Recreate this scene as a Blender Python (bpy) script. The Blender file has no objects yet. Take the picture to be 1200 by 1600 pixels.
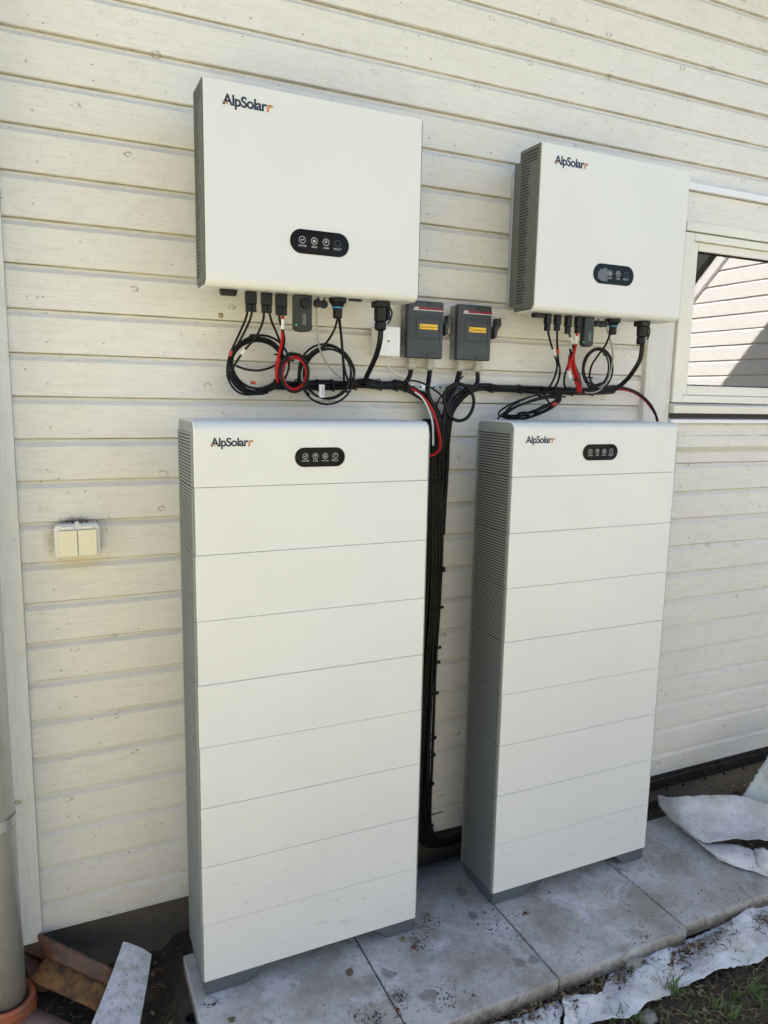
import bpy, bmesh, math, random
from mathutils import Vector, Matrix, Euler, noise
R = math.radians
S = bpy.context.scene
COL = S.collection
random.seed(7)

# ------------------------------------------------------------------ camera
CAM_ROT = Euler((1.4154, -0.0193, -0.4308)); CAM_LOC = Vector((0.0707, -2.3259, 1.7441)); FPX = 1155.757
cd = bpy.data.cameras.new('camera'); cam = bpy.data.objects.new('camera', cd); COL.objects.link(cam)
cam.location = CAM_LOC; cam.rotation_euler = CAM_ROT
cd.sensor_fit = 'HORIZONTAL'; cd.sensor_width = 36; cd.lens = FPX/1200*36; cd.clip_end = 500; cd.clip_start = .01
S.camera = cam
CM = CAM_ROT.to_matrix()
S.render.resolution_x = 768; S.render.resolution_y = 1024

# ------------------------------------------------------------------ light
SUN = Vector((1.20, -1.0, -1.25)).normalized()          # direction the light travels
w = bpy.data.worlds.new('World'); S.world = w; w.use_nodes = True
nt = w.node_tree; bg = nt.nodes['Background']; sky = nt.nodes.new('ShaderNodeTexSky')
sky.sky_type = 'NISHITA'; sky.sun_disc = False
src = -SUN
sky.sun_elevation = math.asin(src.z); sky.sun_rotation = math.atan2(src.x, src.y)
sky.air_density = 1.0; sky.dust_density = 1.5; sky.ozone_density = 1.0
nt.links.new(sky.outputs[0], bg.inputs[0]); bg.inputs[1].default_value = 0.085
sl = bpy.data.lights.new('sun', 'SUN'); sl.energy = 5.0; sl.angle = R(.53); sl.color = (1, .93, .82)
so = bpy.data.objects.new('sun', sl); COL.objects.link(so); so.rotation_euler = SUN.to_track_quat('-Z', 'Y').to_euler(); so.location = (-5, 5, 9)
S.view_settings.view_transform = 'Standard'; S.view_settings.look = 'None'; S.view_settings.gamma = 1
S.view_settings.exposure = 2.03
S.view_settings.use_curve_mapping = False

# ------------------------------------------------------------------ helpers
def ray(px, py):
    return CM @ Vector(((px-600)/FPX, -(py-800)/FPX, -1))
def at(px, py, y):                      # point of the plane y = const seen at a pixel of the 1200 x 1600 photograph
    d = ray(px, py); return CAM_LOC + d*((y-CAM_LOC.y)/d.y)
def gz(px, py, z):                      # the same on the plane z = const
    d = ray(px, py); return CAM_LOC + d*((z-CAM_LOC.z)/d.z)
FR = {'A': (330, 430, 3.871), 'B': (560, 440, 5.0), 'C': (760, 460, 4.0), 'P': (0, 0, 1.0)}
def fr(f, x, y, d):
    o = FR[f]; return at(o[0]+x/o[2], o[1]+y/o[2], d)

class MB:
    def __init__(s): s.v = []; s.f = []; s.m = []; s.cur = 0; s.smooth = False
    def add(s, vs, fs):
        o = len(s.v); s.v += [tuple(v) for v in vs]; s.f += [tuple(i+o for i in f) for f in fs]; s.m += [s.cur]*len(fs); return s
    def box(s, x0, x1, y0, y1, z0, z1):
        vs = [(x, y, z) for x in (x0, x1) for y in (y0, y1) for z in (z0, z1)]
        return s.add(vs, [(0,1,3,2), (4,6,7,5), (0,4,5,1), (2,3,7,6), (0,2,6,4), (1,5,7,3)])
    def prism_x(s, prof, x0, x1):       # profile in (y, z)
        n = len(prof); vs = [(x0, a, b) for a, b in prof] + [(x1, a, b) for a, b in prof]
        return s.add(vs, [tuple(range(n))[::-1], tuple(range(n, 2*n))] + [(i, (i+1) % n, n+(i+1) % n, n+i) for i in range(n)])
    def prism_y(s, prof, y0, y1):       # profile in (x, z)
        n = len(prof); vs = [(a, y0, b) for a, b in prof] + [(a, y1, b) for a, b in prof]
        return s.add(vs, [tuple(range(n)), tuple(range(n, 2*n))[::-1]] + [(i, n+i, n+(i+1) % n, (i+1) % n) for i in range(n)])
    def prism_z(s, prof, z0, z1):
        n = len(prof); vs = [(a, b, z0) for a, b in prof] + [(a, b, z1) for a, b in prof]
        return s.add(vs, [tuple(range(n))[::-1], tuple(range(n, 2*n))] + [(i, (i+1) % n, n+(i+1) % n, n+i) for i in range(n)])
    def tube(s, pts, r, n=8, caps=True, flat=1.0):
        pts = [Vector(p) for p in pts]; N = len(pts); vs = []; fs = []
        prev = None
        for i, p in enumerate(pts):
            t = (pts[min(i+1, N-1)]-pts[max(i-1, 0)])
            if t.length < 1e-9: t = Vector((0, 0, 1))
            t.normalize()
            if prev is None:
                a = Vector((0, 1, 0)) if abs(t.y) < .9 else Vector((1, 0, 0))
                u = (a - t*a.dot(t)).normalized()
            else:
                u = prev - t*prev.dot(t)
                u = u.normalized() if u.length > 1e-6 else t.orthogonal().normalized()
            prev = u; v = t.cross(u); rr = r[i] if isinstance(r, (list, tuple)) else r
            for k in range(n):
                a = 2*math.pi*k/n; vs.append(p + u*(math.cos(a)*rr*flat) + v*(math.sin(a)*rr))
        for i in range(N-1):
            for k in range(n):
                fs.append((i*n+k, i*n+(k+1) % n, (i+1)*n+(k+1) % n, (i+1)*n+k))
        if caps: fs += [tuple(range(n))[::-1], tuple(range((N-1)*n, N*n))]
        return s.add(vs, fs)
    def lathe(s, base, axis, prof, n=24, capped=True):   # prof: list of (dist along axis, radius)
        base = Vector(base); ax = Vector(axis).normalized(); u = ax.orthogonal().normalized(); v = ax.cross(u); vs = []; fs = []
        for h, r in prof:
            for k in range(n):
                a = 2*math.pi*k/n; vs.append(base + ax*h + u*(math.cos(a)*r) + v*(math.sin(a)*r))
        for i in range(len(prof)-1):
            for k in range(n): fs.append((i*n+k, i*n+(k+1) % n, (i+1)*n+(k+1) % n, (i+1)*n+k))
        if capped: fs += [tuple(range(n))[::-1], tuple(range((len(prof)-1)*n, len(prof)*n))]
        return s.add(vs, fs)
    def build(s, name, mats, parent=None, bevel=0, seg=2, smooth=False, subsurf=0, solid=0):
        me = bpy.data.meshes.new(name); me.from_pydata(s.v, [], s.f)
        for m in (mats if isinstance(mats, (list, tuple)) else [mats]): me.materials.append(m)
        for p, mi in zip(me.polygons, s.m): p.material_index = mi
        me.update()
        bm = bmesh.new(); bm.from_mesh(me); bmesh.ops.recalc_face_normals(bm, faces=bm.faces); bm.to_mesh(me); bm.free()
        o = bpy.data.objects.new(name, me); COL.objects.link(o)
        if parent: setp(o, parent)
        if solid:
            md = o.modifiers.new('solid', 'SOLIDIFY'); md.thickness = solid; md.offset = 0
        if bevel:
            md = o.modifiers.new('bevel', 'BEVEL'); md.width = bevel; md.segments = seg; md.limit_method = 'ANGLE'; md.angle_limit = R(35)
        if subsurf:
            md = o.modifiers.new('sub', 'SUBSURF'); md.levels = subsurf; md.render_levels = subsurf
        if smooth:
            for p in me.polygons: p.use_smooth = True
        elif bevel:
            for p in me.polygons: p.use_smooth = True
            md = o.modifiers.new('wn', 'WEIGHTED_NORMAL'); md.keep_sharp = False; md.weight = 80
        return o
def setp(o, parent):                    # keep world placement: parents are never rotated
    o.parent = parent
    o.matrix_parent_inverse = Matrix.Translation(-worldt(parent))
def worldt(o):
    return Vector(o.location) + (o.matrix_parent_inverse.translation + worldt(o.parent) if o.parent else Vector())
def thing(name, label, cat, loc=(0, 0, 0), group=None):
    o = bpy.data.objects.new(name, None); COL.objects.link(o); o.location = loc; o.empty_display_size = .05
    return tag(o, label, cat, group)
def tag(o, label=None, cat=None, group=None, kind=None):
    if label: o['label'] = label
    if cat: o['category'] = cat
    if group: o['group'] = group
    if kind: o['kind'] = kind
    return o
def shift_copy(o, d, parent=None):      # copy of a thing or part (meshes share data), moved by d at the root only
    c = o.copy(); COL.objects.link(c)
    if parent is None: c.location = Vector(o.location)+Vector(d)
    else: c.parent = parent; c.matrix_parent_inverse = o.matrix_parent_inverse.copy()
    for ch in [x for x in bpy.data.objects if x.parent == o]: shift_copy(ch, d, c)
    return c
def spline(pts, k=8):                   # Catmull-Rom
    P = [Vector(p) for p in pts]; P = [P[0]*2-P[1]] + P + [P[-1]*2-P[-2]]; out = []
    for i in range(1, len(P)-2):
        a, b, c, d = P[i-1:i+3]
        for j in range(k):
            t = j/k; out.append(.5*((2*b)+(c-a)*t+(2*a-5*b+4*c-d)*t*t+(3*b-a-3*c+d)*t**3))
    out.append(P[-2]); return out
def rrect(cx, cz, hw, hh, r, n=8):
    pts = []
    for (sx, sz, a0) in ((1, 1, 0), (-1, 1, 90), (-1, -1, 180), (1, -1, 270)):
        for k in range(n+1):
            a = R(a0+90*k/n); pts.append((cx+sx*(hw-r)+r*math.cos(a), cz+sz*(hh-r)+r*math.sin(a)))
    return pts
def text_mesh(name, body, x, y, z, width=None, size=.02, mat=None, parent=None, bold=.0, depth=.0006, right=0, shear=0, facing='-y', space=1.0):
    cu = bpy.data.curves.new(name, 'FONT'); cu.body = body; cu.size = 1; cu.extrude = 0; cu.offset = bold; cu.shear = shear; cu.space_character = space
    to = bpy.data.objects.new(name, cu); COL.objects.link(to)
    dg = bpy.context.evaluated_depsgraph_get(); dg.update()
    me = bpy.data.meshes.new_from_object(to.evaluated_get(dg)); COL.objects.unlink(to); bpy.data.objects.remove(to)
    xs = [v.co.x for v in me.vertices]; s = width/(max(xs)-min(xs)) if width else size
    x0 = min(xs)
    for v in me.vertices:
        a = (v.co.x-x0)*s; b = v.co.y*s
        v.co = (x+a, y, z+b) if facing == '-y' else (x, y-a, z+b)
    me.materials.clear(); me.materials.append(mat)
    o = bpy.data.objects.new(name, me); COL.objects.link(o)
    if parent: setp(o, parent)
    return o, s

# ------------------------------------------------------------------ materials
def mat(name, color, rough=.5, metal=0, spec=.5):
    m = bpy.data.materials.new(name); m.use_nodes = True; b = m.node_tree.nodes['Principled BSDF']
    b.inputs['Base Color'].default_value = (*color, 1); b.inputs['Roughness'].default_value = rough; b.inputs['Metallic'].default_value = metal
    b.inputs['Specular IOR Level'].default_value = spec
    return m
class NT:
    def __init__(s, m): s.t = m.node_tree; s.b = s.t.nodes['Principled BSDF']
    def n(s, k, **kw):
        x = s.t.nodes.new(k)
        for a, v in kw.items():
            if a.startswith('i_'): x.inputs[a[2:].replace('_', ' ')].default_value = v
            else: setattr(x, a, v)
        return x
    def l(s, a, b): s.t.links.new(a, b)
    def pos(s, scale=(1, 1, 1), loc=(0, 0, 0)):
        g = s.n('ShaderNodeNewGeometry'); m = s.n('ShaderNodeMapping'); m.inputs['Scale'].default_value = scale; m.inputs['Location'].default_value = loc
        s.l(g.outputs['Position'], m.inputs['Vector']); return m.outputs[0]
    def noise(s, vec, scale, detail=4, rough=.55, dist=0):
        x = s.n('ShaderNodeTexNoise'); x.inputs['Scale'].default_value = scale; x.inputs['Detail'].default_value = detail
        x.inputs['Roughness'].default_value = rough; x.inputs['Distortion'].default_value = dist; s.l(vec, x.inputs['Vector']); return x.outputs['Fac']
    plane = 'Z'
    def vor(s, vec, scale, feature='F1', rnd=1):
        a = s.n('ShaderNodeSeparateXYZ'); b_ = s.n('ShaderNodeCombineXYZ'); s.l(vec, a.inputs[0]); s.l(a.outputs['X'], b_.inputs[0]); s.l(a.outputs[s.plane], b_.inputs[1]); vec = b_.outputs[0]
        x = s.n('ShaderNodeTexVoronoi', feature=feature, voronoi_dimensions='2D'); x.inputs['Scale'].default_value = scale; x.inputs['Randomness'].default_value = rnd
        s.l(vec, x.inputs['Vector']); return x
    def ramp(s, fac, stops, interp='LINEAR'):
        x = s.n('ShaderNodeValToRGB'); x.color_ramp.interpolation = interp
        e = x.color_ramp.elements
        while len(e) < len(stops): e.new(.5)
        for k, (p, c) in enumerate(stops):
            e[k].position = p; e[k].color = (c, c, c, 1) if isinstance(c, (int, float)) else (*c, 1)
        s.l(fac, x.inputs[0]); return x.outputs[0]
    def mix(s, fac, a, b, mode='MIX'):
        x = s.n('ShaderNodeMix', data_type='RGBA', blend_type=mode)
        for sock, v in ((x.inputs[0], fac), (x.inputs[6], a), (x.inputs[7], b)):
            if hasattr(v, 'is_linked') or isinstance(v, bpy.types.NodeSocket): s.l(v, sock)
            else: sock.default_value = v if isinstance(v, (int, float)) else (*v, 1)
        return x.outputs[2]
    def math(s, op, a, b=0):
        x = s.n('ShaderNodeMath', operation=op)
        for sock, v in ((x.inputs[0], a), (x.inputs[1], b)):
            if isinstance(v, bpy.types.NodeSocket): s.l(v, sock)
            else: sock.default_value = v
        return x.outputs[0]
    def bump(s, h, strength=.3, dist=.002, prev=None):
        x = s.n('ShaderNodeBump'); x.inputs['Strength'].default_value = strength; x.inputs['Distance'].default_value = dist; s.l(h, x.inputs['Height'])
        if prev: s.l(prev, x.inputs['Normal'])
        return x.outputs[0]
    def color(s, c): s.l(c, s.b.inputs['Base Color'])
    def rough(s, c): s.l(c, s.b.inputs['Roughness'])
    def normal(s, c): s.l(c, s.b.inputs['Normal'])

def wood_paint(name, base, vertical=False, speck=1.0, stain=False):
    m = mat(name, base, .62); t = NT(m)
    sc = (1, 1, 14) if not vertical else (14, 1, 1)
    p = t.pos(); ps = t.pos(sc)
    pm = t.n('ShaderNodeMapping'); pm.inputs['Scale'].default_value = (1, 1, 1.7) if not vertical else (1.7, 1, 1); t.l(p, pm.inputs[0])
    big = t.noise(p, 2.2, 4); grain = t.noise(ps, 9, 8, .68, .6); fine = t.noise(ps, 42, 6, .7, .3); mid = t.noise(p, 16, 5, .6)
    c = t.mix(t.ramp(big, [(.35, 0), (.7, 1)]), tuple(x*.955 for x in base), base)
    c = t.mix(t.math('MULTIPLY', t.ramp(grain, [(.46, 0), (.72, 1)]), .42), c, tuple(x*.70 for x in base))
    c = t.mix(t.math('MULTIPLY', t.ramp(mid, [(.50, 0), (.72, 1)]), .34), c, (base[0]*.80, base[1]*.79, base[2]*.74))
    # cracks in the paint: thin streaks where the fine grain peaks, only in worn patches
    worn = t.ramp(t.noise(p, 4.5, 3), [(.44, 0.15), (.60, 1)])
    crack = t.ramp(fine, [(.57, 0), (.65, 1)])
    c = t.mix(t.math('MULTIPLY', t.math('MULTIPLY', crack, worn), .55*speck), c, (.30, .27, .22))
    # knots: dark broken rings
    v = t.vor(pm.outputs[0], 4.6); dd = t.math('ADD', v.outputs['Distance'], t.math('MULTIPLY', t.noise(p, 38, 4, .7), .085)); dd = t.math('SUBTRACT', dd, .022)
    ring = t.ramp(dd, [(.045, 0), (.062, 1), (.072, 1), (.092, 0)])
    ringmask = t.math('MULTIPLY', t.math('MULTIPLY', ring, t.ramp(v.outputs['Color'], [(.53, 0), (.62, 1)])), t.ramp(t.noise(p, 60, 4, .7), [(.44, 0), (.56, 1)]))
    c = t.mix(t.math('MULTIPLY', ringmask, .75*speck), c, (.22, .19, .15))
    # flecks and nail heads
    v2 = t.vor(pm.outputs[0], 15); pick = t.ramp(v2.outputs['Color'], [(.78, 0), (.80, 1)])
    dot = t.ramp(t.math('ADD', v2.outputs['Distance'], t.math('MULTIPLY', t.noise(p, 150, 2), .05)), [(.045, 1), (.085, 0)])
    c = t.mix(t.math('MULTIPLY', t.math('MULTIPLY', dot, pick), .85*speck), c, (.10, .085, .06))
    v3 = t.vor(pm.outputs[0], 55); d3 = t.ramp(v3.outputs['Distance'], [(.07, 1), (.14, 0)]); pk3 = t.ramp(v3.outputs['Color'], [(.84, 0), (.86, 1)])
    c = t.mix(t.math('MULTIPLY', t.math('MULTIPLY', d3, pk3), .6*speck), c, (.20, .18, .14))
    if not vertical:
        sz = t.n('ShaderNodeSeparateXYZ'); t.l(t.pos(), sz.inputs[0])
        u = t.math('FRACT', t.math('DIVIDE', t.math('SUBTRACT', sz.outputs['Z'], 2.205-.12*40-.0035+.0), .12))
        lip_shade = t.ramp(u, [(.0, .6), (.03, .55), (.05, 0), (1, 0)])  # shadow line under each board lip, painted into the colour
        c = t.mix(t.math('MULTIPLY', lip_shade, t.ramp(t.noise(t.pos((1, 1, 3)), 11, 6, .7), [(.34, .25), (.62, 1)])), c, (.27, .235, .18))
    if stain:
        q = t.n('ShaderNodeMapping'); q.inputs['Location'].default_value = (-.150*11, 0, -1.368*42); q.inputs['Scale'].default_value = (11, 1, 42); t.l(p, q.inputs[0])
        ln = t.n('ShaderNodeVectorMath', operation='LENGTH'); t.l(q.outputs[0], ln.inputs[0])
        f1 = t.ramp(t.math('ADD', ln.outputs['Value'], t.math('MULTIPLY', t.noise(p, 70, 5, .7), .9)), [(.55, .75), (1.5, 0)]); c = t.mix(f1, c, (.16, .13, .11))
        q = t.n('ShaderNodeMapping'); q.inputs['Location'].default_value = (-.082*24, 0, -1.31*13); q.inputs['Scale'].default_value = (24, 1, 13); t.l(p, q.inputs[0])
        ln = t.n('ShaderNodeVectorMath', operation='LENGTH'); t.l(q.outputs[0], ln.inputs[0])
        f2 = t.ramp(t.math('ADD', ln.outputs['Value'], t.math('MULTIPLY', t.noise(p, 90, 5, .7), .6)), [(.4, .5), (1.4, 0)]); c = t.mix(f2, c, (.45, .36, .26))
        q = t.n('ShaderNodeMapping'); q.inputs['Location'].default_value = (-.155*9, 0, -1.245*22); q.inputs['Scale'].default_value = (9, 1, 22); t.l(p, q.inputs[0])
        ln = t.n('ShaderNodeVectorMath', operation='LENGTH'); t.l(q.outputs[0], ln.inputs[0])
        c = t.mix(t.ramp(ln.outputs['Value'], [(.2, .4), (1.1, 0)]), c, (.62, .52, .28))
    t.color(c)
    h = t.math('ADD', t.math('MULTIPLY', grain, 1.0), t.math('MULTIPLY', fine, .6))
    h = t.math('ADD', h, t.math('MULTIPLY', ring, .35))
    t.normal(t.bump(h, .55, .0024)); t.rough(t.ramp(mid, [(.3, .5), (.7, .72)]))
    return m
M = {}
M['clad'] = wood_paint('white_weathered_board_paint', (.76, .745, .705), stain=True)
M['trimv'] = wood_paint('white_vertical_board_paint', (.74, .73, .70), True, .7)
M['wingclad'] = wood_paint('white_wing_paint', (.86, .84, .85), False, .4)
def coated(name, base, rough=.38, dirt=.5, dust=False):
    m = mat(name, base, rough); t = NT(m); p = t.pos(); n1 = t.noise(p, 3, 3); n2 = t.noise(p, 700, 2)
    c = t.mix(t.ramp(n1, [(.3, 0), (.7, 1)]), tuple(x*.965 for x in base), base)
    if dirt:
        v = t.vor(p, 26); d = t.ramp(t.math('ADD', v.outputs['Distance'], t.math('MULTIPLY', t.noise(p, 210, 2), .06)), [(.05, 1), (.085, 0)]); pk = t.ramp(v.outputs['Color'], [(.70, 0), (.74, 1)])
        sep = t.n('ShaderNodeSeparateXYZ'); t.l(t.pos(), sep.inputs[0])
        low = t.ramp(t.math('MULTIPLY', sep.outputs['Z'], 1.0), [(.0, 1), (.55, .25), (.9, 0)])
        c = t.mix(t.math('MULTIPLY', t.math('MULTIPLY', t.math('MULTIPLY', d, pk), low), dirt), c, (.12, .10, .08))
        sm = t.math('MULTIPLY', t.ramp(t.noise(t.pos((1, 1, 3.5)), 17, 5, .65), [(.60, 0), (.72, 1)]), t.math('MULTIPLY', low, .35*dirt))
        c = t.mix(sm, c, (.42, .38, .32))
    t.color(c); t.normal(t.bump(n2, .05, .0003)); t.rough(t.ramp(t.noise(p, 9, 4), [(.3, rough-.05), (.7, rough+.09)]))
    return m
M['white'] = coated('white_powder_coat', (.68, .685, .68), .40, 0)
M['bwhite'] = coated('white_cabinet_coat', (.68, .685, .68), .40, 1.3)
M['grey'] = coated('grey_powder_coat', (.215, .228, .218), .5, 0)
M['grey2'] = coated('grey_grille_coat', (.115, .122, .112), .5, 0)
M['footgrey'] = coated('slate_foot_coat', (.085, .10, .12), .5, 0)
M['slot'] = mat('slot_black', (.015, .016, .017), .6)
M['panel'] = mat('black_gloss_panel', (.003, .003, .006), .10, 0, .16)
M['icon'] = mat('panel_print_grey', (.42, .44, .46), .5)
M['dim'] = mat('panel_print_dim', (.05, .055, .06), .4)
M['navy'] = mat('navy_print', (.008, .018, .05), .45)
M['orange'] = mat('amber_print', (.50, .20, .06), .45)
M['plug'] = mat('black_plastic', (.005, .005, .006), .42, 0, .3)
M['dongle'] = mat('dark_grey_plastic', (.018, .020, .021), .3, 0, .35)
M['led'] = mat('green_led', (.02, .4, .08), .3)
b = M['led'].node_tree.nodes['Principled BSDF']; b.inputs['Emission Color'].default_value = (.03, .6, .12, 1); b.inputs['Emission Strength'].default_value = .12
def cablemat(name, c, r=.42):
    m = mat(name, c, r, 0, .28); t = NT(m); p = t.pos(); t.normal(t.bump(t.noise(p, 90, 3), .12, .001)); t.rough(t.ramp(t.noise(p, 30, 3), [(.3, r-.08), (.7, r+.15)])); return m
M['cable'] = cablemat('black_rubber', (.006, .006, .007))
M['bundle'] = cablemat('black_sheath', (.006, .006, .007), .4)
M['red'] = cablemat('red_rubber', (.42, .012, .014))
M['whitecable'] = cablemat('white_sheath', (.68, .67, .64), .5)
M['greycable'] = cablemat('grey_sheath', (.33, .33, .32), .5)
M['sleeve'] = mat('white_sleeve', (.72, .72, .70), .5)
M['redsleeve'] = mat('red_sleeve', (.45, .05, .035), .5)
M['blue'] = mat('blue_ring', (.03, .22, .42), .4)
M['jbox'] = coated('white_box_plastic', (.80, .81, .84), .42, 0)
M['socket'] = coated('cream_plastic', (.76, .72, .55), .35, 0)
M['socketrim'] = coated('cream_plastic_rim', (.70, .71, .70), .4, 0)
M['isogrey'] = coated('anthracite_plastic', (.034, .040, .048), .42, 0)
M['isoside'] = coated('light_grey_plastic', (.27, .285, .265), .5, 0)
M['isoline'] = mat('anthracite_groove', (.010, .012, .015), .5)
M['gland'] = coated('cream_gland_plastic', (.40, .40, .33), .45, 0)
M['stripe'] = mat('crimson_stripe', (.20, .008, .022), .4)
M['pwhite'] = mat('white_print', (.75, .75, .76), .5)
M['yellow'] = mat('amber_sticker', (.82, .50, .03), .45)
M['brown'] = mat('dark_print', (.10, .045, .005), .5)
M['alu'] = mat('brushed_aluminium', (.50, .53, .56), .42, .5)
M['zinc'] = mat('zinc_screw', (.62, .6, .52), .3, .9)
M['galv'] = mat('galvanised_strap', (.62, .64, .66), .35, .8)
# painted drainpipe
m = mat('pale_metal_pipe', (.66, .69, .70), .36, .55); t = NT(m); p = t.pos(); t.color(t.mix(t.ramp(t.noise(p, 14, 5), [(.4, 0), (.8, 1)]), (.66, .69, .70), (.56, .58, .58))); t.normal(t.bump(t.noise(p, 60, 3), .05, .001)); M['pipe'] = m
m = mat('terracotta_plastic', (.42, .11, .045), .45); t = NT(m); p = t.pos(); t.color(t.mix(t.ramp(t.noise(p, 20, 6), [(.4, 0), (.75, 1)]), (.42, .11, .045), (.22, .10, .06))); M['terra'] = m
m = mat('dusty_brown_plastic', (.20, .14, .11), .7); t = NT(m); p = t.pos(); t.color(t.mix(t.noise(p, 30, 6), (.26, .15, .11), (.13, .10, .08))); M['dusty'] = m
m = mat('dark_painted_steel', (.06, .035, .028), .5); t = NT(m); p = t.pos((1, 1, 1)); t.color(t.mix(t.ramp(t.noise(p, 26, 6, .7), [(.4, 0), (.7, 1)]), (.055, .03, .025), (.17, .065, .035))); t.normal(t.bump(t.noise(p, 120, 4), .3, .001)); M['darksteel'] = m
m = mat('rusty_steel', (.3, .14, .04), .8); t = NT(m); p = t.pos(); t.color(t.mix(t.ramp(t.noise(p, 22, 7, .7), [(.38, 0), (.62, 1)]), (.22, .105, .028), (.045, .022, .015))); t.normal(t.bump(t.noise(p, 150, 5), .5, .001)); M['rust'] = m
m = mat('old_white_board', (.6, .6, .6), .7); t = NT(m); t.plane = 'Y'; p = t.pos(); c = t.mix(t.ramp(t.noise(p, 34, 7, .75), [(.42, 0), (.70, 1)]), (.50, .51, .53), (.26, .26, .26))
c = t.mix(t.ramp(t.noise(p, 13, 4), [(.56, 0), (.68, .7)]), c, (.30, .32, .20)); v = t.vor(t.pos((1, .5, 1)), 90)
c = t.mix(t.math('MULTIPLY', t.ramp(v.outputs['Distance'], [(.10, 1), (.2, 0)]), t.ramp(v.outputs['Color'], [(.74, 0), (.80, 1)])), c, (.10, .10, .09)); t.color(c); t.normal(t.bump(t.noise(p, 120, 5), .3, .001)); M['oldboard'] = m
# concrete
def concrete(name, a, bcol, stains=True, vertical=False):
    m = mat(name, a, .85); t = NT(m); t.plane = 'Y'; p = t.pos(); c = t.mix(t.ramp(t.noise(p, 5.5, 6, .62), [(.38, 0), (.66, 1)]), a, bcol)
    if stains:
        c = t.mix(t.math('MULTIPLY', t.ramp(t.noise(t.pos(loc=(3, 1, 0)), 6.5, 5, .6, .5), [(.54, 0), (.62, .35), (.72, .8)]), 1.0), c, (.58, .60, .66))        # lime bloom
        sx = t.n('ShaderNodeSeparateXYZ'); t.l(t.pos(), sx.inputs[0]); spot = t.ramp(t.math('MULTIPLY', sx.outputs['X'], .3333), [(.28, .25), (.31, 1), (.474, 1), (.476, .15)])
        w = t.n('ShaderNodeVectorMath', operation='ADD'); t.l(p, w.inputs[0]); nn = t.n('ShaderNodeTexNoise'); nn.inputs['Scale'].default_value = 14; nn.inputs['Detail'].default_value = 3; t.l(p, nn.inputs['Vector'])
        sc = t.n('ShaderNodeVectorMath', operation='SCALE'); sc.inputs['Scale'].default_value = .075; t.l(nn.outputs['Color'], sc.inputs[0]); t.l(sc.outputs[0], w.inputs[1])
        v = t.vor(w.outputs[0], 8.5); c = t.mix(t.math('MULTIPLY', t.ramp(t.math('ADD', v.outputs['Distance'], t.math('MULTIPLY', t.noise(p, 9, 3), .34)), [(.30, .66), (.42, 0)]), t.math('MULTIPLY', t.ramp(v.outputs['Color'], [(.55, 0), (.62, 1)]), spot)), c, (.12, .115, .105))
        c = t.mix(t.math('MULTIPLY', t.ramp(t.noise(p, 11, 8, .72), [(.56, 0), (.68, 1)]), .7), c, (.13, .105, .08))
        v = t.vor(p, 95); c = t.mix(t.math('MULTIPLY', t.math('MULTIPLY', t.ramp(v.outputs['Distance'], [(.10, 1), (.26, 0)]), t.ramp(v.outputs['Color'], [(.80, 0), (.86, .9)])), t.ramp(t.noise(t.pos(loc=(7, 3, 0)), 7, 4), [(.45, 0), (.6, 1)])), c, (.035, .028, .02))
        c = t.mix(t.math('MULTIPLY', t.ramp(t.noise(p, 48, 8, .75), [(.52, 0), (.66, 1)]), .5), c, tuple(x*.62 for x in a))
        c = t.mix(t.math('MULTIPLY', t.ramp(t.noise(t.pos(loc=(1, 8, 0)), 30, 8, .8), [(.58, 0), (.68, 1)]), .6), c, (.50, .50, .53))
    v = t.vor(p, 240); c = t.mix(t.math('MULTIPLY', t.ramp(v.outputs['Distance'], [(.15, 1), (.3, 0)]), .22), c, tuple(x*.5 for x in a))
    if stains:
        sz = t.n('ShaderNodeSeparateXYZ'); t.l(t.pos(), sz.inputs[0])
        edge = t.ramp(t.math('ADD', t.math('MULTIPLY', sz.outputs['Z'], -14), t.math('MULTIPLY', t.noise(p, 38, 6, .7), .9)), [(.58, 0), (.95, .85)])
        c = t.mix(edge, c, (.075, .068, .055))
    t.color(c); t.normal(t.bump(t.math('ADD', t.noise(p, 160, 5), t.math('MULTIPLY', t.noise(p, 20, 4), .8)), .45, .0015)); return m
M['slab'] = concrete('weathered_concrete', (.27, .25, .22), (.49, .48, .475))
M['plinth'] = concrete('foundation_concrete', (.105, .092, .072), (.15, .13, .105), False)
# soil
m = mat('soil', (.06, .045, .03), .95); t = NT(m); p = t.pos(); c = t.mix(t.ramp(t.noise(p, 9, 8, .7), [(.35, 0), (.65, 1)]), (.030, .022, .015), (.105, .078, .05))
c = t.mix(t.ramp(t.noise(p, 60, 5, .7), [(.55, 0), (.7, .7)]), c, (.15, .12, .085))
g = t.n('ShaderNodeSeparateXYZ'); t.l(t.pos(), g.inputs[0])
far = t.ramp(t.math('MULTIPLY', g.outputs['Y'], -.1), [(.13, 0), (.20, 1)])
lawn = t.mix(t.noise(p, 3, 5), (.36, .335, .21), (.30, .285, .17)); c = t.mix(far, c, lawn)
gx = t.ramp(t.math('ADD', t.math('MULTIPLY', g.outputs['X'], -1), t.math('MULTIPLY', t.noise(t.pos(), 4, 3), .15)), [(.52, 0), (.60, 1)])
c = t.mix(gx, c, t.mix(t.noise(t.pos(), 90, 3), (.60, .55, .31), (.48, .44, .25)))  # pale gravel out of view at the left, added to bounce warm light
t.color(c); t.normal(t.bump(t.noise(p, 45, 8, .75), 1.0, .02)); M['soil'] = m
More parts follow.
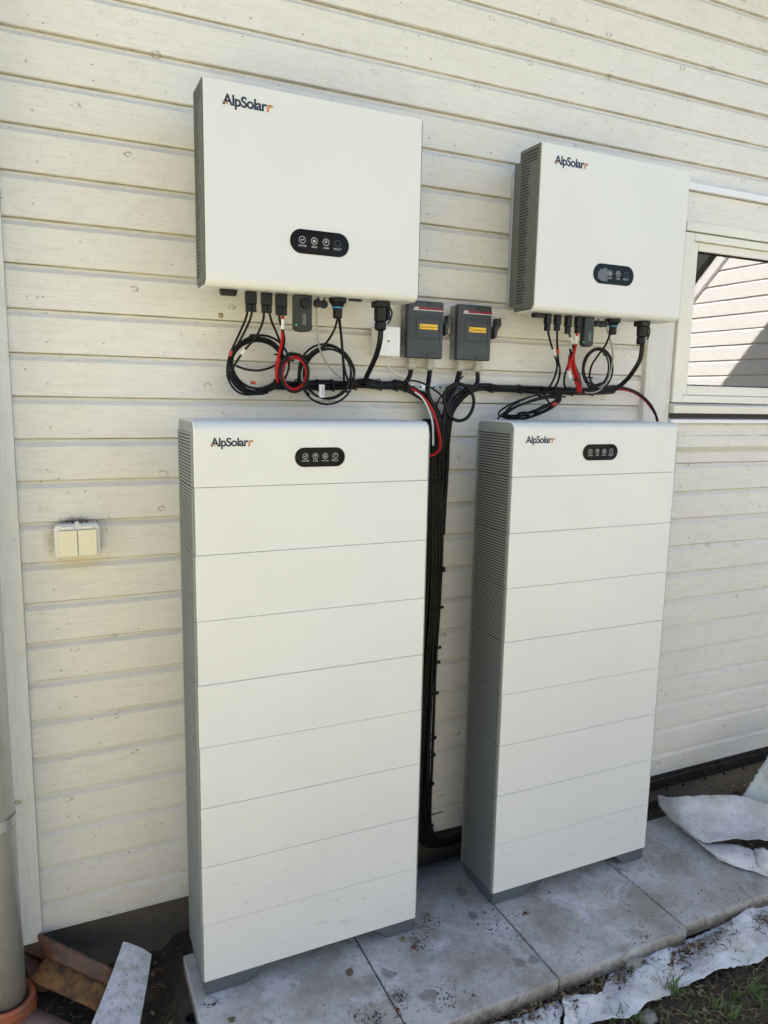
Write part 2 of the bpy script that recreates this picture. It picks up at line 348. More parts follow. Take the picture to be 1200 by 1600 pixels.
# cloth
def cloth(name, base):
    m = mat(name, base, .9); t = NT(m); t.plane = 'Y'; p = t.pos()
    c = t.mix(t.ramp(t.noise(p, 9, 6, .65), [(.42, 0), (.72, .8)]), base, (base[0]*.70, base[1]*.66, base[2]*.58))
    c = t.mix(t.ramp(t.noise(p, 24, 7, .75), [(.58, 0), (.68, .75)]), c, (.20, .155, .10))
    c = t.mix(t.ramp(t.noise(t.pos(loc=(2, 2, 2)), 70, 6, .8), [(.54, 0), (.66, .5)]), c, tuple(x*.5 for x in base))
    c = t.mix(t.ramp(t.noise(t.pos(loc=(5, 2, 1)), 6, 5, .6), [(.56, 0), (.68, .4)]), c, (.33, .37, .26))
    v = t.vor(p, 40); c = t.mix(t.math('MULTIPLY', t.ramp(v.outputs['Distance'], [(.05, 1), (.11, 0)]), t.ramp(v.outputs['Color'], [(.74, 0), (.78, 1)])), c, (.03, .025, .02))
    t.color(c); t.normal(t.bump(t.math('ADD', t.noise(p, 420, 3), t.math('MULTIPLY', t.noise(p, 28, 5), 1.2)), .35, .0018)); return m
M['cloth'] = cloth('dirty_geotextile', (.62, .62, .63))
M['cloth2'] = cloth('white_geotextile', (.66, .68, .72))
M['wframe'] = coated('cream_window_paint', (.76, .745, .68), .35, 0)
M['flash'] = coated('white_sheet_metal', (.80, .80, .84), .3, 0)
M['felt'] = mat('black_felt', (.008, .008, .009), .8)
M['roof'] = mat('roof_felt', (.05, .05, .055), .9)
M['inside'] = mat('room_paint', (.10, .11, .115), .8)
M['stone'] = concrete('stone_grey', (.20, .19, .17), (.30, .29, .26), False)
M['mossstone'] = concrete('brown_stone', (.07, .055, .035), (.13, .11, .06), False)
def leafmat(name, a, b2):
    m = mat(name, a, .7); t = NT(m); t.color(t.mix(t.noise(t.pos(), 120, 3), a, b2)); return m
M['leafred'] = leafmat('russet_leaf', (.14, .035, .02), (.08, .025, .018)); M['leafyel'] = leafmat('ochre_leaf', (.28, .18, .04), (.12, .09, .03))
M['litter'] = leafmat('dry_litter', (.10, .06, .035), (.03, .02, .013)); M['straw'] = leafmat('straw', (.34, .28, .15), (.18, .14, .07))
M['grass'] = leafmat('grass_blade', (.10, .17, .04), (.06, .10, .025)); M['hedge'] = leafmat('hedge_leaf', (.045, .09, .02), (.03, .06, .015))
# glass: clear with the mirror strength of a double pane
m = bpy.data.materials.new('window_glass'); m.use_nodes = True; nt2 = m.node_tree; nt2.nodes.clear()
o_ = nt2.nodes.new('ShaderNodeOutputMaterial'); mx = nt2.nodes.new('ShaderNodeMixShader'); gl = nt2.nodes.new('ShaderNodeBsdfGlossy'); tr = nt2.nodes.new('ShaderNodeBsdfTransparent'); fz = nt2.nodes.new('ShaderNodeFresnel')
fz.inputs[0].default_value = 2.85; gl.inputs['Roughness'].default_value = .0; gl.inputs['Color'].default_value = (1, 1, 1, 1); tr.inputs[0].default_value = (.8, .86, .86, 1)
nt2.links.new(fz.outputs[0], mx.inputs[0]); nt2.links.new(tr.outputs[0], mx.inputs[1]); nt2.links.new(gl.outputs[0], mx.inputs[2]); nt2.links.new(mx.outputs[0], o_.inputs[0]); M['glass'] = m

m = mat('ochre_paint', (.62, .47, .20), .7); t = NT(m); t.color(t.mix(t.noise(t.pos((1, 1, 8)), 6, 5), (.36, .335, .275), (.32, .30, .24))); M['ochre'] = m
M['glass2'] = mat('dark_glass', (.03, .035, .04), .05)
# ------------------------------------------------------------------ ground
def gh(x, y):
    z = -.072 + .018*noise.noise(Vector((x*1.7, y*1.7, 0))) + .012*noise.noise(Vector((x*7, y*7, 3))) + .006*noise.noise(Vector((x*23, y*23, 5)))
    if .36 < x < 2.55 and -.76 < y < -.16: z = min(z, -.068)
    if y > -.16: z += .012
    if x < .40 and y > -.7: z -= .075*min(1, max(0, (x+.06)/.2))
    if .36 < x < 2.55 and y > -.16: z -= .03
    if x > 2.52 and y > -.42: z -= .10*min(1, (x-2.52)/.3)
    return z
xs = [-60, -30, -16, -9, -5, -3, -2, -1.2, -.8]+[-.6+i*.04 for i in range(110)]+[3.9, 4.3, 4.8, 5.3, 6, 8, 12, 20, 40, 60]
ys = [-60, -35, -20, -12, -8, -6, -4.5, -3.5, -2.8, -2.3, -1.9, -1.6, -1.4]+[-1.3+i*.035 for i in range(42)]+[.3, 1, 3, 6, 12, 30, 60]
g = MB(); g.add([(x, y, gh(x, y)) for x in xs for y in ys], [(i*len(ys)+j, (i+1)*len(ys)+j, (i+1)*len(ys)+j+1, i*len(ys)+j+1) for i in range(len(xs)-1) for j in range(len(ys)-1)])
tag(g.build('ground', M['soil'], smooth=True), kind='structure')

# ------------------------------------------------------------------ house
house = thing('house', 'white clapboard house wall with a window, dark concrete plinth and white corner board', 'house', (1.5, 0, 0))
GZ = lambda n: 2.205-.12*n
def siding(mb, xa, xb, z0, z1, seed=0, plane=0.0, ymap=None):
    """shiplap: flat face, an upward chamfer at the top of each board, tucked behind the board above"""
    n = math.floor((2.205-z1)/.12)
    while GZ(n) > z0+1e-6:
        rnd = random.Random(seed*1000+n)
        top = min(GZ(n), z1) if z1 != 1.553 else min(GZ(n), 1.553); bot = max(GZ(n+1), z0); j = rnd.uniform(-.0012, .0012); tl = rnd.uniform(-.001, .001)
        ch = min(.0225, (top-bot)*.5)
        prof = [(plane+j+tl+.003, bot), (plane+j+tl, bot+.003), (plane+j, top-ch), (plane+j+.0105, top-ch*.46), (plane+j+.0135, top-.001), (plane+.03, top-.001), (plane+.03, bot)]
        segs = 24 if xb-xa > 1 else 8
        X = [xa+(xb-xa)*k/segs for k in range(segs+1)]
        np_ = len(prof); vs = []
        for x in X:
            wv = .0011*noise.noise(Vector((x*1.3, n*3.7, seed)))
            wz = .0022*noise.noise(Vector((x*.9, n*5.1+9, seed))) if bot > z0+1e-6 else 0
            for q, (a, b2) in enumerate(prof):
                vs.append((x, a+(wv if q < 5 else 0), b2+(wz if q in (0, 1) else 0)))
        fs = [(k*np_+q, k*np_+(q+1) % np_, (k+1)*np_+(q+1) % np_, (k+1)*np_+q) for k in range(segs) for q in range(np_)]
        fs += [tuple(range(np_)), tuple(range(segs*np_, (segs+1)*np_))[::-1]]
        if ymap: vs = [ymap(v) for v in vs]
        mb.add(vs, fs); n += 1
c = MB(); siding(c, 0.0, 2.2832, .06, 3.80, 1); siding(c, 2.2832, 6.0, 2.595, 3.80, 1)
siding(c, 2.424, 5.1, .06, 1.553, 1); siding(c, -.80, -.056, .06, 3.80, 5)
rn = random.Random(17); c.cur = 1
for sx in (.085, .69, 1.29, 1.90, 2.62, 3.22):
    for n in range(-12, 18):
        zt = GZ(n)-.088+rn.uniform(-.006, .006); x = sx+rn.uniform(-.010, .010)
        if 1.50 < zt < 2.62 and sx > 2.4 or rn.random() < .12 or zt < .09: continue
        c.lathe((x, .0012, zt), (0, -1, 0), [(0, .0036), (.0020, .0034), (.0024, .0024)], 10)
c.cur = 0
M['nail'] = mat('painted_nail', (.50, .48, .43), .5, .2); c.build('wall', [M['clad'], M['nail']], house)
# the board under the window stands proud of the siding below
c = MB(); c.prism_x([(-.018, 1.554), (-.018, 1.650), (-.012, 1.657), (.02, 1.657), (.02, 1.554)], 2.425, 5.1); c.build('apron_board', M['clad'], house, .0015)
c = MB(); c.box(-.0545, -.0005, -.026, .02, .055, 3.8); c.build('corner_board', M['trimv'], house, .0015, 1)
c = MB(); c.box(2.284, 2.4225, -.022, .02, 1.50, 2.5635); c.build('corner_board', M['trimv'], house, .003)
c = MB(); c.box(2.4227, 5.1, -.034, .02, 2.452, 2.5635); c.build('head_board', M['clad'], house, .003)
c = MB(); c.box(2.282, 5.1, -.052, .02, 2.5655, 2.592); c.build('flashing', M['flash'], house, .003)
# plinth
c = MB(); c.box(-.80, 6, .022, .20, -.3, .10); c.build('foundation', M['plinth'], house)
# body that closes the house: back, ends, ceiling, roof
c = MB(); c.box(-.80, 6, 5, 5.1, -.3, 3.8); c.box(-.80, -.75, .03, 5, -.3, 3.8); c.box(1.5, 1.55, .05, 5, -.3, 3.8); c.box(1.55, 6, 2.5, 2.55, -.3, 3.8); c.build('inner_wall', M['inside'], house)
c = MB(); c.box(-.80, 6, .021, .05, .105, 1.68); c.box(-.80, 2.40, .031, .05, 1.681, 3.8); c.box(2.4002, 6, .031, .05, 2.47, 3.8); c.build('wall_lining', M['inside'], house)
c = MB(); c.prism_x([(-.5, 3.68), (-.5, 3.84), (3.0, 5.05), (6.0, 3.95), (6, 3.802)], -1.1, 8); c.build('roof', M['roof'], house)
c = MB(); c.box(-1.1, 5.1, -.53, -.502, 3.66, 3.86); c.build('fascia', M['flash'], house)
# window
win = bpy.data.objects.new('window', None); COL.objects.link(win); win.location = (1.2, 0, 0); setp(win, house); win.matrix_parent_inverse = Matrix()
win.location = (1.0, 0, 1.74)
WL, WR, WB, WT = 2.425, 3.75, 1.742, 2.412
c = MB()
c.box(WL, WL+.052, -.034, .05, WB, WT); c.box(WR-.052, WR, -.034, .05, WB, WT); c.box(WL+.0521, WR-.0521, -.034, .05, WT-.030, WT); c.box(WL+.0521, WR-.0521, -.034, .05, WB, WB+.030)
c.build('frame', M['wframe'], win, .003)
a, b2, d, e = WL+.0525, WR-.0525, WB+.0305, WT-.0305
c = MB(); c.box(a, a+.036, -.022, .04, d, e); c.box(b2-.036, b2, -.022, .04, d, e); c.box(a+.0361, b2-.0361, -.022, .04, e-.034, e); c.box(a+.0361, b2-.0361, -.022, .04, d, d+.040)
c.build('sash', M['wframe'], win, .004)
c = MB(); c.box(a+.0365, b2-.0365, -.0165, -.0135, d+.0405, d+.044); c.box(a+.0365, b2-.0365, -.0165, -.0135, e-.0375, e-.0345); c.box(a+.0365, a+.0395, -.0165, -.0135, d+.0445, e-.038); c.build('gasket', M['felt'], win)
c = MB(); c.box(a+.0362, b2-.0362, -.006, -.003, d+.0402, e-.0342); c.build('pane', M['glass'], win)
c = MB(); c.prism_x([(-.045, 1.698), (-.048, 1.728), (-.030, 1.7385), (.02, 1.7405), (.02, 1.698)], 2.424, 5.1); c.build('sill', M['wframe'], win, .0015)
c = MB(); c.box(2.424, 5.1, -.012, .02, 1.678, 1.6975); c.build('sill_gap', M['slot'], win)
c = MB(); c.prism_x([(-.036, 1.6575), (-.036, 1.672), (-.010, 1.6775), (.02, 1.6775), (.02, 1.6575)], 2.424, 5.1); c.build('sill_strip', M['flash'], win, .001)
c = MB(); c.box(WL, WR, -.040, .02, WT+.004, 2.4515); c.build('head_reveal', M['wframe'], win, .002)
# wing of the house seen in the glass: sunlit white boards, facing us across the yard
wing = thing('house_wing', 'sunlit white clapboard wing reflected in the window glass', 'building', (5.1, -2, 0))
c = MB()
def wmap(v): return (5.13+v[1]*1.0, -(v[0]), v[2])
siding(c, .53, 2.12, -.1, 3.03, 8, 0, wmap)
# below the sloping verge: board courses get shorter as they climb
n = -8
while GZ(n) > -.1:
    top, bot = GZ(n), GZ(n+1); mid = top
    yend = 2.12+max(0, (3.03-mid))*1.05
    if mid <= 3.03:
        cc = MB(); siding(cc, 2.121, max(2.14, min(yend, 4.6)), bot+.0005, top-.0005, 9, 0, wmap); c.add(cc.v, cc.f)
    n += 1
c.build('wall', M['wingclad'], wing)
c = MB(); c.add([(5.02, -.53, 3.03), (5.02, -2.12, 3.03), (5.02, -4.7, .47), (5.5, -4.7, .47), (5.5, -2.12, 3.03), (5.5, -.53, 3.03),
   (5.02, -.53, 3.15), (5.02, -2.17, 3.15), (5.02, -4.8, .55), (5.5, -4.8, .55), (5.5, -2.17, 3.15), (5.5, -.53, 3.15)],
   [(0,1,4,5), (1,2,3,4), (6,11,10,7), (7,10,9,8), (0,6,7,1), (1,7,8,2), (2,8,9,3), (3,9,10,4), (4,10,11,5), (5,11,6,0)]); c.build('roof', M['roof'], wing)
c = MB(); c.add([(x, y, z) for x in (5.092, 5.128) for y, z in ((-2.00, 3.03), (-2.00, 2.93), (-2.10, 2.93), (-4.7, .36), (-4.7, .50), (-2.13, 3.03))], [(0,1,2,5), (5,2,3,4), (6,11,8,7), (11,10,9,8), (1,7,8,2), (2,8,9,3), (0,5,11,6), (5,4,10,11), (0,6,7,1), (3,9,10,4)]); c.build('bargeboard', M['flash'], wing)
c = MB(); c.box(5.18, 5.4, -4.5, -.03, -.3, .4); c.build('foundation', M['plinth'], wing)

# unseen house added behind the camera: its sunlit ochre boards bounce warm light back
nb = thing('added_neighbour_house', 'unseen ochre wooden house added across the garden for warm bounce light', 'house', (-2, -9.5, 0))
c = MB()
for k in range(30): c.prism_x([(-9.5, -.1+k*.16), (-9.495, -.1+k*.16+.155), (-9.53, -.1+k*.16+.1595), (-9.53, -.1+k*.16)], -12, 4.4)
c.build('wall', M['ochre'], nb)
c = MB(); c.box(-12, 4.4, -14, -9.54, -.3, 4.7); c.build('body', M['ochre'], nb)
c = MB(); c.prism_x([(-9.1, 4.72), (-9.1, 4.86), (-11.8, 6.4), (-14.4, 4.86), (-14.4, 4.72)], -12.4, 4.8); c.build('roof', M['roof'], nb)
for wx in (-9.5, -6, -2.5, 1.0):
    c = MB(); c.box(wx, wx+1.3, -9.50, -9.46, 1.1, 2.5); f_ = c.build('window', M['wframe'], nb, .004)
    c = MB(); c.box(wx+.09, wx+.61, -9.455, -9.452, 1.19, 2.41); c.box(wx+.69, wx+1.21, -9.455, -9.452, 1.19, 2.41); c.build('pane', M['glass2'], f_)

# ------------------------------------------------------------------ slabs
slabs = []
SX = [(.395, .9185), (.9225, 1.4235), (1.4275, 1.957), (1.961, 2.485)]
LB = ['concrete paving slab at the left end under the left battery tower', 'spotted concrete slab between the two battery towers', 'concrete slab under the front of the right battery tower', 'concrete slab partly covered by the crumpled cloth']
for k, (x0, x1) in enumerate(SX):
    c = MB(); yf = (-.712, -.742, -.738, -.716)[k]; yb = -.19; z1 = (0, .0, .0008, -.001)[k]; z0 = -.056
    N = 14; prof = rrect((x0+x1)/2, (yf+yb)/2, (x1-x0)/2, (yb-yf)/2, .006, 2)
    c.prism_z(prof, z0, z1)
    o = c.build('paving_slab', M['slab'], bevel=.006, seg=2); tag(o, LB[k], 'paving slab', 'paving slabs under the battery towers')
# black felt hump between plinth and slabs
c = MB(); vs = []; NX, NY = 60, 10
for i in range(NX+1):
    x = .9+.72*i/NX
    for j in range(NY+1):
        tt = j/NY; y = .018-.25*tt; z = -.085 + .088*min(1, tt/.62)**.8 + .012*math.exp(-((tt-.72)/.15)**2)*(1+.5*math.sin(x*9)) - .020*max(0, tt-.85)/.15 + .004*noise.noise(Vector((x*11, y*15, 2)))
        vs.append((x, y, z))
c.add(vs, [(i*(NY+1)+j, (i+1)*(NY+1)+j, (i+1)*(NY+1)+j+1, i*(NY+1)+j+1) for i in range(NX) for j in range(NY)])
M['felt2'] = cloth('grey_felt', (.17, .175, .20)); tag(c.build('felt_strip', M['felt2'], smooth=True, solid=.003), 'dark grey felt strip tucked between the plinth and the slabs', 'felt')

# ------------------------------------------------------------------ things built in local space, then copied
def logo(parent, x, y, z, width):
    o, wd = text_mesh('logo', 'AlpSolar', x, y, z, width*.90, mat=M['navy'], parent=parent, bold=.026, shear=.0, space=.92)
    o2, _ = text_mesh('logo_accent', 'r', x+width*.885, y-.0005, z, None, wd, mat=M['orange'], parent=parent, bold=.03, shear=.22)
    c = MB(); h = width*.20
    c.prism_y([(x-.002, z+h*.32), (x+width*.09, z+h*.20), (x+width*.115, z+h*.06), (x+width*.085, z+h*.03)], y-.0006, y+.0001)
    c.build('logo_accent', M['orange'], parent)
    return o
def display(parent, cx, y, cz, hw, hh, words, icons):
    d = bpy.data.objects.new('display', None)
    c = MB(); c.prism_y(rrect(cx, cz, hw, hh, hh*.995, 10), y-.0022, y+.004); pn = c.build('display', M['panel'], parent, .0008, 1)
    bpy.data.objects.remove(d)
    yy = y-.0027
    for k, (wd, ic) in enumerate(zip(words, icons)):
        ix = cx-hw*.60+k*hw*.40; iz = cz+hh*.12; r = hh*.30; mt = M['icon'] if ic != 'dim' else M['dim']
        b_ = MB(); ring = [(ix+r*math.cos(a), iz+r*math.sin(a)) for a in [2*math.pi*q/24 for q in range(24)]]; ri = [(ix+(r*.84)*math.cos(a), iz+(r*.84)*math.sin(a)) for a in [2*math.pi*q/24 for q in range(24)]]
        b_.add([(p_[0], yy, p_[1]) for p_ in ring]+[(p_[0], yy, p_[1]) for p_ in ri], [(q, (q+1) % 24, 24+(q+1) % 24, 24+q) for q in range(24)])
        def poly(pts): b_.add([(ix+u*r, yy, iz+v*r) for u, v in pts], [tuple(range(len(pts)))])
        if ic == 'check': poly([(-.5, .05), (-.35, .2), (-.1, -.08), (.45, .45), (.58, .30), (-.1, -.38)])
        elif ic == 'house': poly([(-.45, -.35), (-.45, .05), (0, .5), (.45, .05), (.45, -.35)])
        elif ic == 'wifi': poly([(-.55, .25), (-.28, .45), (.28, .45), (.55, .25), (.42, .12), (.2, .26), (-.2, .26), (-.42, .12)]); poly([(-.3, 0), (-.1, .12), (.1, .12), (.3, 0), (0, -.35)])
        elif ic == 'lock': poly([(-.3, -.4), (-.3, .1), (.3, .1), (.3, -.4)]); poly([(-.22, .2), (-.22, .45), (.22, .45), (.22, .2), (.1, .2), (.1, .34), (-.1, .34), (-.1, .2)])
        elif ic == 'bang': poly([(-.09, .5), (.09, .5), (.05, -.1), (-.05, -.1)]); poly([(-.07, -.25), (.07, -.25), (.07, -.42), (-.07, -.42)])
        b_.build('icon', mt, pn)
        wdt = hw*.27 if len(wd) > 4 else hw*.19
        text_mesh('caption', wd, ix-wdt/2, yy, cz-hh*.44, wdt, mat=mt if ic != 'dim' else M['icon'], parent=pn, bold=.01)
    return pn

# --- inverter -----------------------------------------------------
IY, IW, IH, IDP = -.250, .640, .525, .118
def make_inverter(label, x0, z0):
    t = thing('inverter', label, 'inverter', (x0, IY, z0), 'white wall-mounted inverters')
    yb = IY+IDP; prof = []
    rb = .022; rt = .006
    for k in range(9): a = R(180+90*k/8); prof.append((IY+rb+rb*math.cos(a), z0+rb+rb*math.sin(a)))
    prof += [(yb, z0), (yb, z0+IH)]
    for k in range(5): a = R(90+90*k/4); prof.append((IY+rt+rt*math.cos(a), z0+IH-rt+rt*math.sin(a)))
    c = MB(); c.prism_x(prof, x0, x0+IW); o = c.build('cover', M['white'], t, .0022, 2)
    # side grille, both sides
    for side in (0, 1):
        X = x0 if side == 0 else x0+IW; s = -1 if side == 0 else 1
        def bx(mb, d0, d1, ya, yc, za, zc): mb.box(min(X+s*d0, X+s*d1), max(X+s*d0, X+s*d1), ya, yc, za, zc)
        c = MB()
        pr = [(IY+.006, z0+.018), (IY+.020, z0+.004), (yb-.003, z0+.003), (yb-.003, z0+IH-.003), (IY+.008, z0+IH-.003), (IY+.006, z0+IH-.006)]
        c.prism_x(pr, min(X, X+s*.0012), max(X, X+s*.0012)); pl = c.build('side_panel', M['grey2'], t)
        c = MB(); bx(c, .0013, .0018, IY+.012, yb-.010, z0+.020, z0+IH-.014); c.build('slot_back', M['slot'], pl)
        c = MB(); bx(c, .0013, .0040, IY+.0062, IY+.013, z0+.020, z0+IH-.006); bx(c, .0013, .0040, yb-.012, yb-.0032, z0+.012, z0+IH-.006)
        bx(c, .0013, .0040, IY+.0131, yb-.0121, z0+IH-.016, z0+IH-.006); bx(c, .0013, .0040, IY+.0131, yb-.0121, z0+.013, z0+.024)
        n = 50; zz0 = z0+.0242; zz1 = z0+IH-.0162; st = (zz1-zz0)/n
        for k in range(n):
            za = zz0+k*st; top = k > n-5
            bx(c, .0019, .0036, IY+.0132, yb-.0122, za, za+st*.50)
            if not top: bx(c, .0019, .0030, IY+.0134, IY+.0134+.048+.006*math.sin(k*1.0), za+st*.501, za+st*.999)
        c.build('louvre', M['grey2'], pl)
    c = MB(); c.box(x0+.03, x0+IW-.03, yb+.0005, -.055, z0+.03, z0+IH-.02); c.build('heat_sink', M['grey2'], t)
    logo(t, x0+.0495, IY-.0006, z0+.463, .134)
    display(t, x0+.3225, IY, z0+.139, .0885, .0330, ['SYSTEM', 'GRID', 'COM', 'FAULT'], ['check', 'house', 'wifi', 'dim'])
    return t
inv1 = make_inverter('larger-looking white inverter box on the wall above the left battery tower', .4925, 2.031)
# --- battery tower ------------------------------------------------
BX0, BY, BYB, BW, MH = .4252, -.3825, -.170, .6878, .1812
ZL = [1.4975-MH*i for i in range(9)]       # seams; the last is the lower edge
ZTOP = 1.6722
def make_tower(label, x0):
    t = thing('battery_tower', label, 'battery', (x0, BY, 0), 'white battery towers on the slabs')
    x1 = x0+BW; rf = .026; g_ = .00055
    # head with rounded front and rear top edges
    prof = [(BY, ZL[0]+g_)]; pr = []
    for k in range(7): a = R(180-90*k/6); pr.append((BY+rf+rf*math.cos(a), ZTOP-rf+rf*math.sin(a)))
    for k in range(7): a = R(90-90*k/6); pr.append((BYB-.018+.018*math.cos(a), ZTOP-.018+.018*math.sin(a)))
    prof += pr + [(BYB, ZL[0]+g_)]
    c = MB(); c.prism_x(prof, x0, x1); head = c.build('control_module', M['bwhite'], t, .0025, 3)
    mods = [head]
    for i in range(8):
        jj = (.0006, -.0004, .0003, -.0007, .0005, 0, -.0005, .0004)[i]
        c = MB(); c.box(x0+jj, x1+jj, BY+jj*.8, BYB, ZL[i+1]+(g_ if i < 7 else 0), ZL[i]-g_)
        mods.append(c.build('battery_module', M['bwhite'], t, .0011, 2))
    # dark core behind the seams
    c = MB(); c.box(x0+.003, x1-.003, BY+.003, BYB-.003, ZL[8]+.004, ZL[0]+.01); c.build('core', M['isoside'], t)
    # grey side plates with ribs, one per module
    for side in (0, 1):
        X = x0 if side == 0 else x1; s = -1 if side == 0 else 1
        for i in range(-1, 8):
            z1 = (ZTOP-.003) if i < 0 else ZL[i]-.0006; z0 = ZL[i+1]+.0006 if i < 7 else ZL[8]
            c = MB(); a_, b_ = min(X+s*.0002, X+s*.0022), max(X+s*.0002, X+s*.0022)
            ya, yc = BY+.0035, BYB-.002
            if i < 0:
                q = [(ya, z0)]
                for k in range(7): a = R(180-90*k/6); q.append((ya+rf+rf*math.cos(a), z1-rf+rf*math.sin(a)))
                for k in range(7): a = R(90-90*k/6); q.append((yc-.018+.018*math.cos(a), z1-.018+.018*math.sin(a)))
                q.append((yc, z0)); c.prism_x(q, a_, b_)
            else: c.box(a_, b_, ya, yc, z0, z1)
            pl = c.build('side_plate', M['grey'], mods[i+1])
            rz1 = z1-.030 if i < 0 else z1-.0005; rz0 = z0+.0005
            if i < 0: zt = rz1
            c = MB(); A, B_ = sorted((X+s*.00225, X+s*.0028)); c.box(A, B_, BY+.014, BYB-.012, rz0, rz1); c.build('slot_back', M['slot'], mods[i+1])
            c = MB(); A, B_ = sorted((X+s*.00285, X+s*.0050)); nn = max(1, round((rz1-rz0)/.00906)); st = (rz1-rz0)/nn
            for k in range(nn): c.box(A, B_, BY+.0142, BYB-.0122, rz0+k*st+st*.46, rz0+(k+1)*st*1.0)
            A, B_ = sorted((X+s*.00225, X+s*.0052)); c.box(A, B_, BY+.0036, BY+.0139, rz0, rz1); c.box(A, B_, BYB-.0119, BYB-.0022, rz0, rz1)
            c.build('rib_panel', M['grey'], mods[i+1])
    logo(head, x0+.0435, BY-.0006, 1.606, .112)
    display(head, x0+.3465, BY, 1.573, .0735, .0268, ['SYSTEM', 'COM', 'BATTERY', 'FAULT'], ['check', 'wifi', 'lock', 'bang'])
    # base feet: slate blocks with a raking inner end
    for (xa, xb, sgn) in ((x0+.002, x0+.190, 1), (x1-.150, x1-.002, -1)):
        zt = ZL[8]-.0005; c = MB()
        if sgn > 0: q = [(xa, .0012), (xb-.065, .0012), (xb, zt), (xa, zt)]
        else: q = [(xb, .0012), (xb, zt), (xa, zt), (xa+.055, .0012)]
        c.prism_y(q, BY+.004, BYB-.005); c.build('foot', M['footgrey'], t, .004, 2)
    return t
tow1 = make_tower('white battery tower nearer the drainpipe, stacked from flat modules', BX0)
tow2 = shift_copy(tow1, (1.4152-BX0, -.0015, 0)); tow2['label'] = 'white battery tower nearer the window, its grey ribbed side fully visible'
inv2 = shift_copy(inv1, (1.5640-.4925, 0, .002)); inv2['label'] = 'white inverter box beside the window, grey louvred side and wall bracket showing'
# peeling film on the second display
def upl(v, dx, dy, dz): return (v[0]+dx, v[1]+dy, v[2]+dz)
c = MB(); x0 = 1.5640; z0 = 2.033; yy = IY-.0031
poly = [(-.064, .006), (-.058, .004), (-.056, .013), (-.044, .012), (-.038, .018), (-.028, .017), (-.024, .006), (-.023, -.022), (-.045, -.0225), (-.062, -.016)]
c.prism_y([(x0+.3195+a*1.08, z0+.139+b2*1.1) for a, b2 in poly], yy-.0003, yy); m = mat('hazy_film', (.10, .10, .12), .3); c.build('protective_film', m, inv2)
# wall brackets
for nm, bx, lab in (('wall_bracket', 1.617, 'aluminium standoff bracket behind the right inverter, two screws showing'), ('wall_bracket', .548, 'standoff bracket hidden behind the left inverter')):
    z0, z1 = 2.076, 2.53
    t = thing(nm, lab, 'bracket', (bx, -.06, z0), 'inverter wall brackets')
    prof = [(-.0025, z0), (-.0025, z1-.012)]+[(-.0025-.012+.012*math.cos(R(a)), z1-.012+.012*math.sin(R(a))) for a in (15, 35, 60, 90)]+[(-.128, z1), (-.128, z0)]
    c = MB(); c.prism_x(prof, bx, bx+.003); c.build('plate', M['alu'], t)
    c = MB(); c.box(bx+.0031, bx+.05, -.008, -.0025, z0, z1-.01); c.build('flange', M['alu'], t)
    for zz in (z0+.085, z1-.085):
        c = MB(); c.lathe((bx, -.062, zz), (-1, 0, 0), [(0, .009), (.0015, .009), (.002, .006), (.006, .006), (.007, .004)], 12); c.build('screw', M['zinc'], t)
        c = MB(); c.box(bx-.010, bx, -.075, -.035, zz-.020, zz-.016); c.build('tab', M['zinc'], t)

# ------------------------------------------------------------------ electrics on the wall
# white junction box
t = thing('junction_box', 'small square white junction box with a screw, left of the disconnectors', 'junction box', (1.135, 0, 1.92))
c = MB(); c.box(1.0845, 1.1665, -.0655, -.0305, 1.8735, 1.972); c.build('lid', M['jbox'], t, .006, 3)
c = MB(); c.box(1.0865, 1.1645, -.030, -.0005, 1.8755, 1.970); c.build('base', M['jbox'], t, .003)
c = MB(); p_ = at(607, 533, -.0656); c.lathe(p_, (0, -1, 0), [(0, .0035), (.0008, .0035), (.001, .0022)], 12); c.build('screw', M['dongle'], t)
t = thing('white_cable', 'thin white cable hanging from the white junction box', 'cable', at(602, 557, -.03))
c = MB(); c.tube(spline([fr('B', 210, 582, -.025), fr('B', 218, 625, -.027), fr('B', 240, 672, -.03), fr('B', 285, 712, -.032), fr('B', 330, 735, -.034), fr('B', 372, 750, -.036)]), .0028, 8); c.build('sheath', M['whitecable'], t, smooth=True)
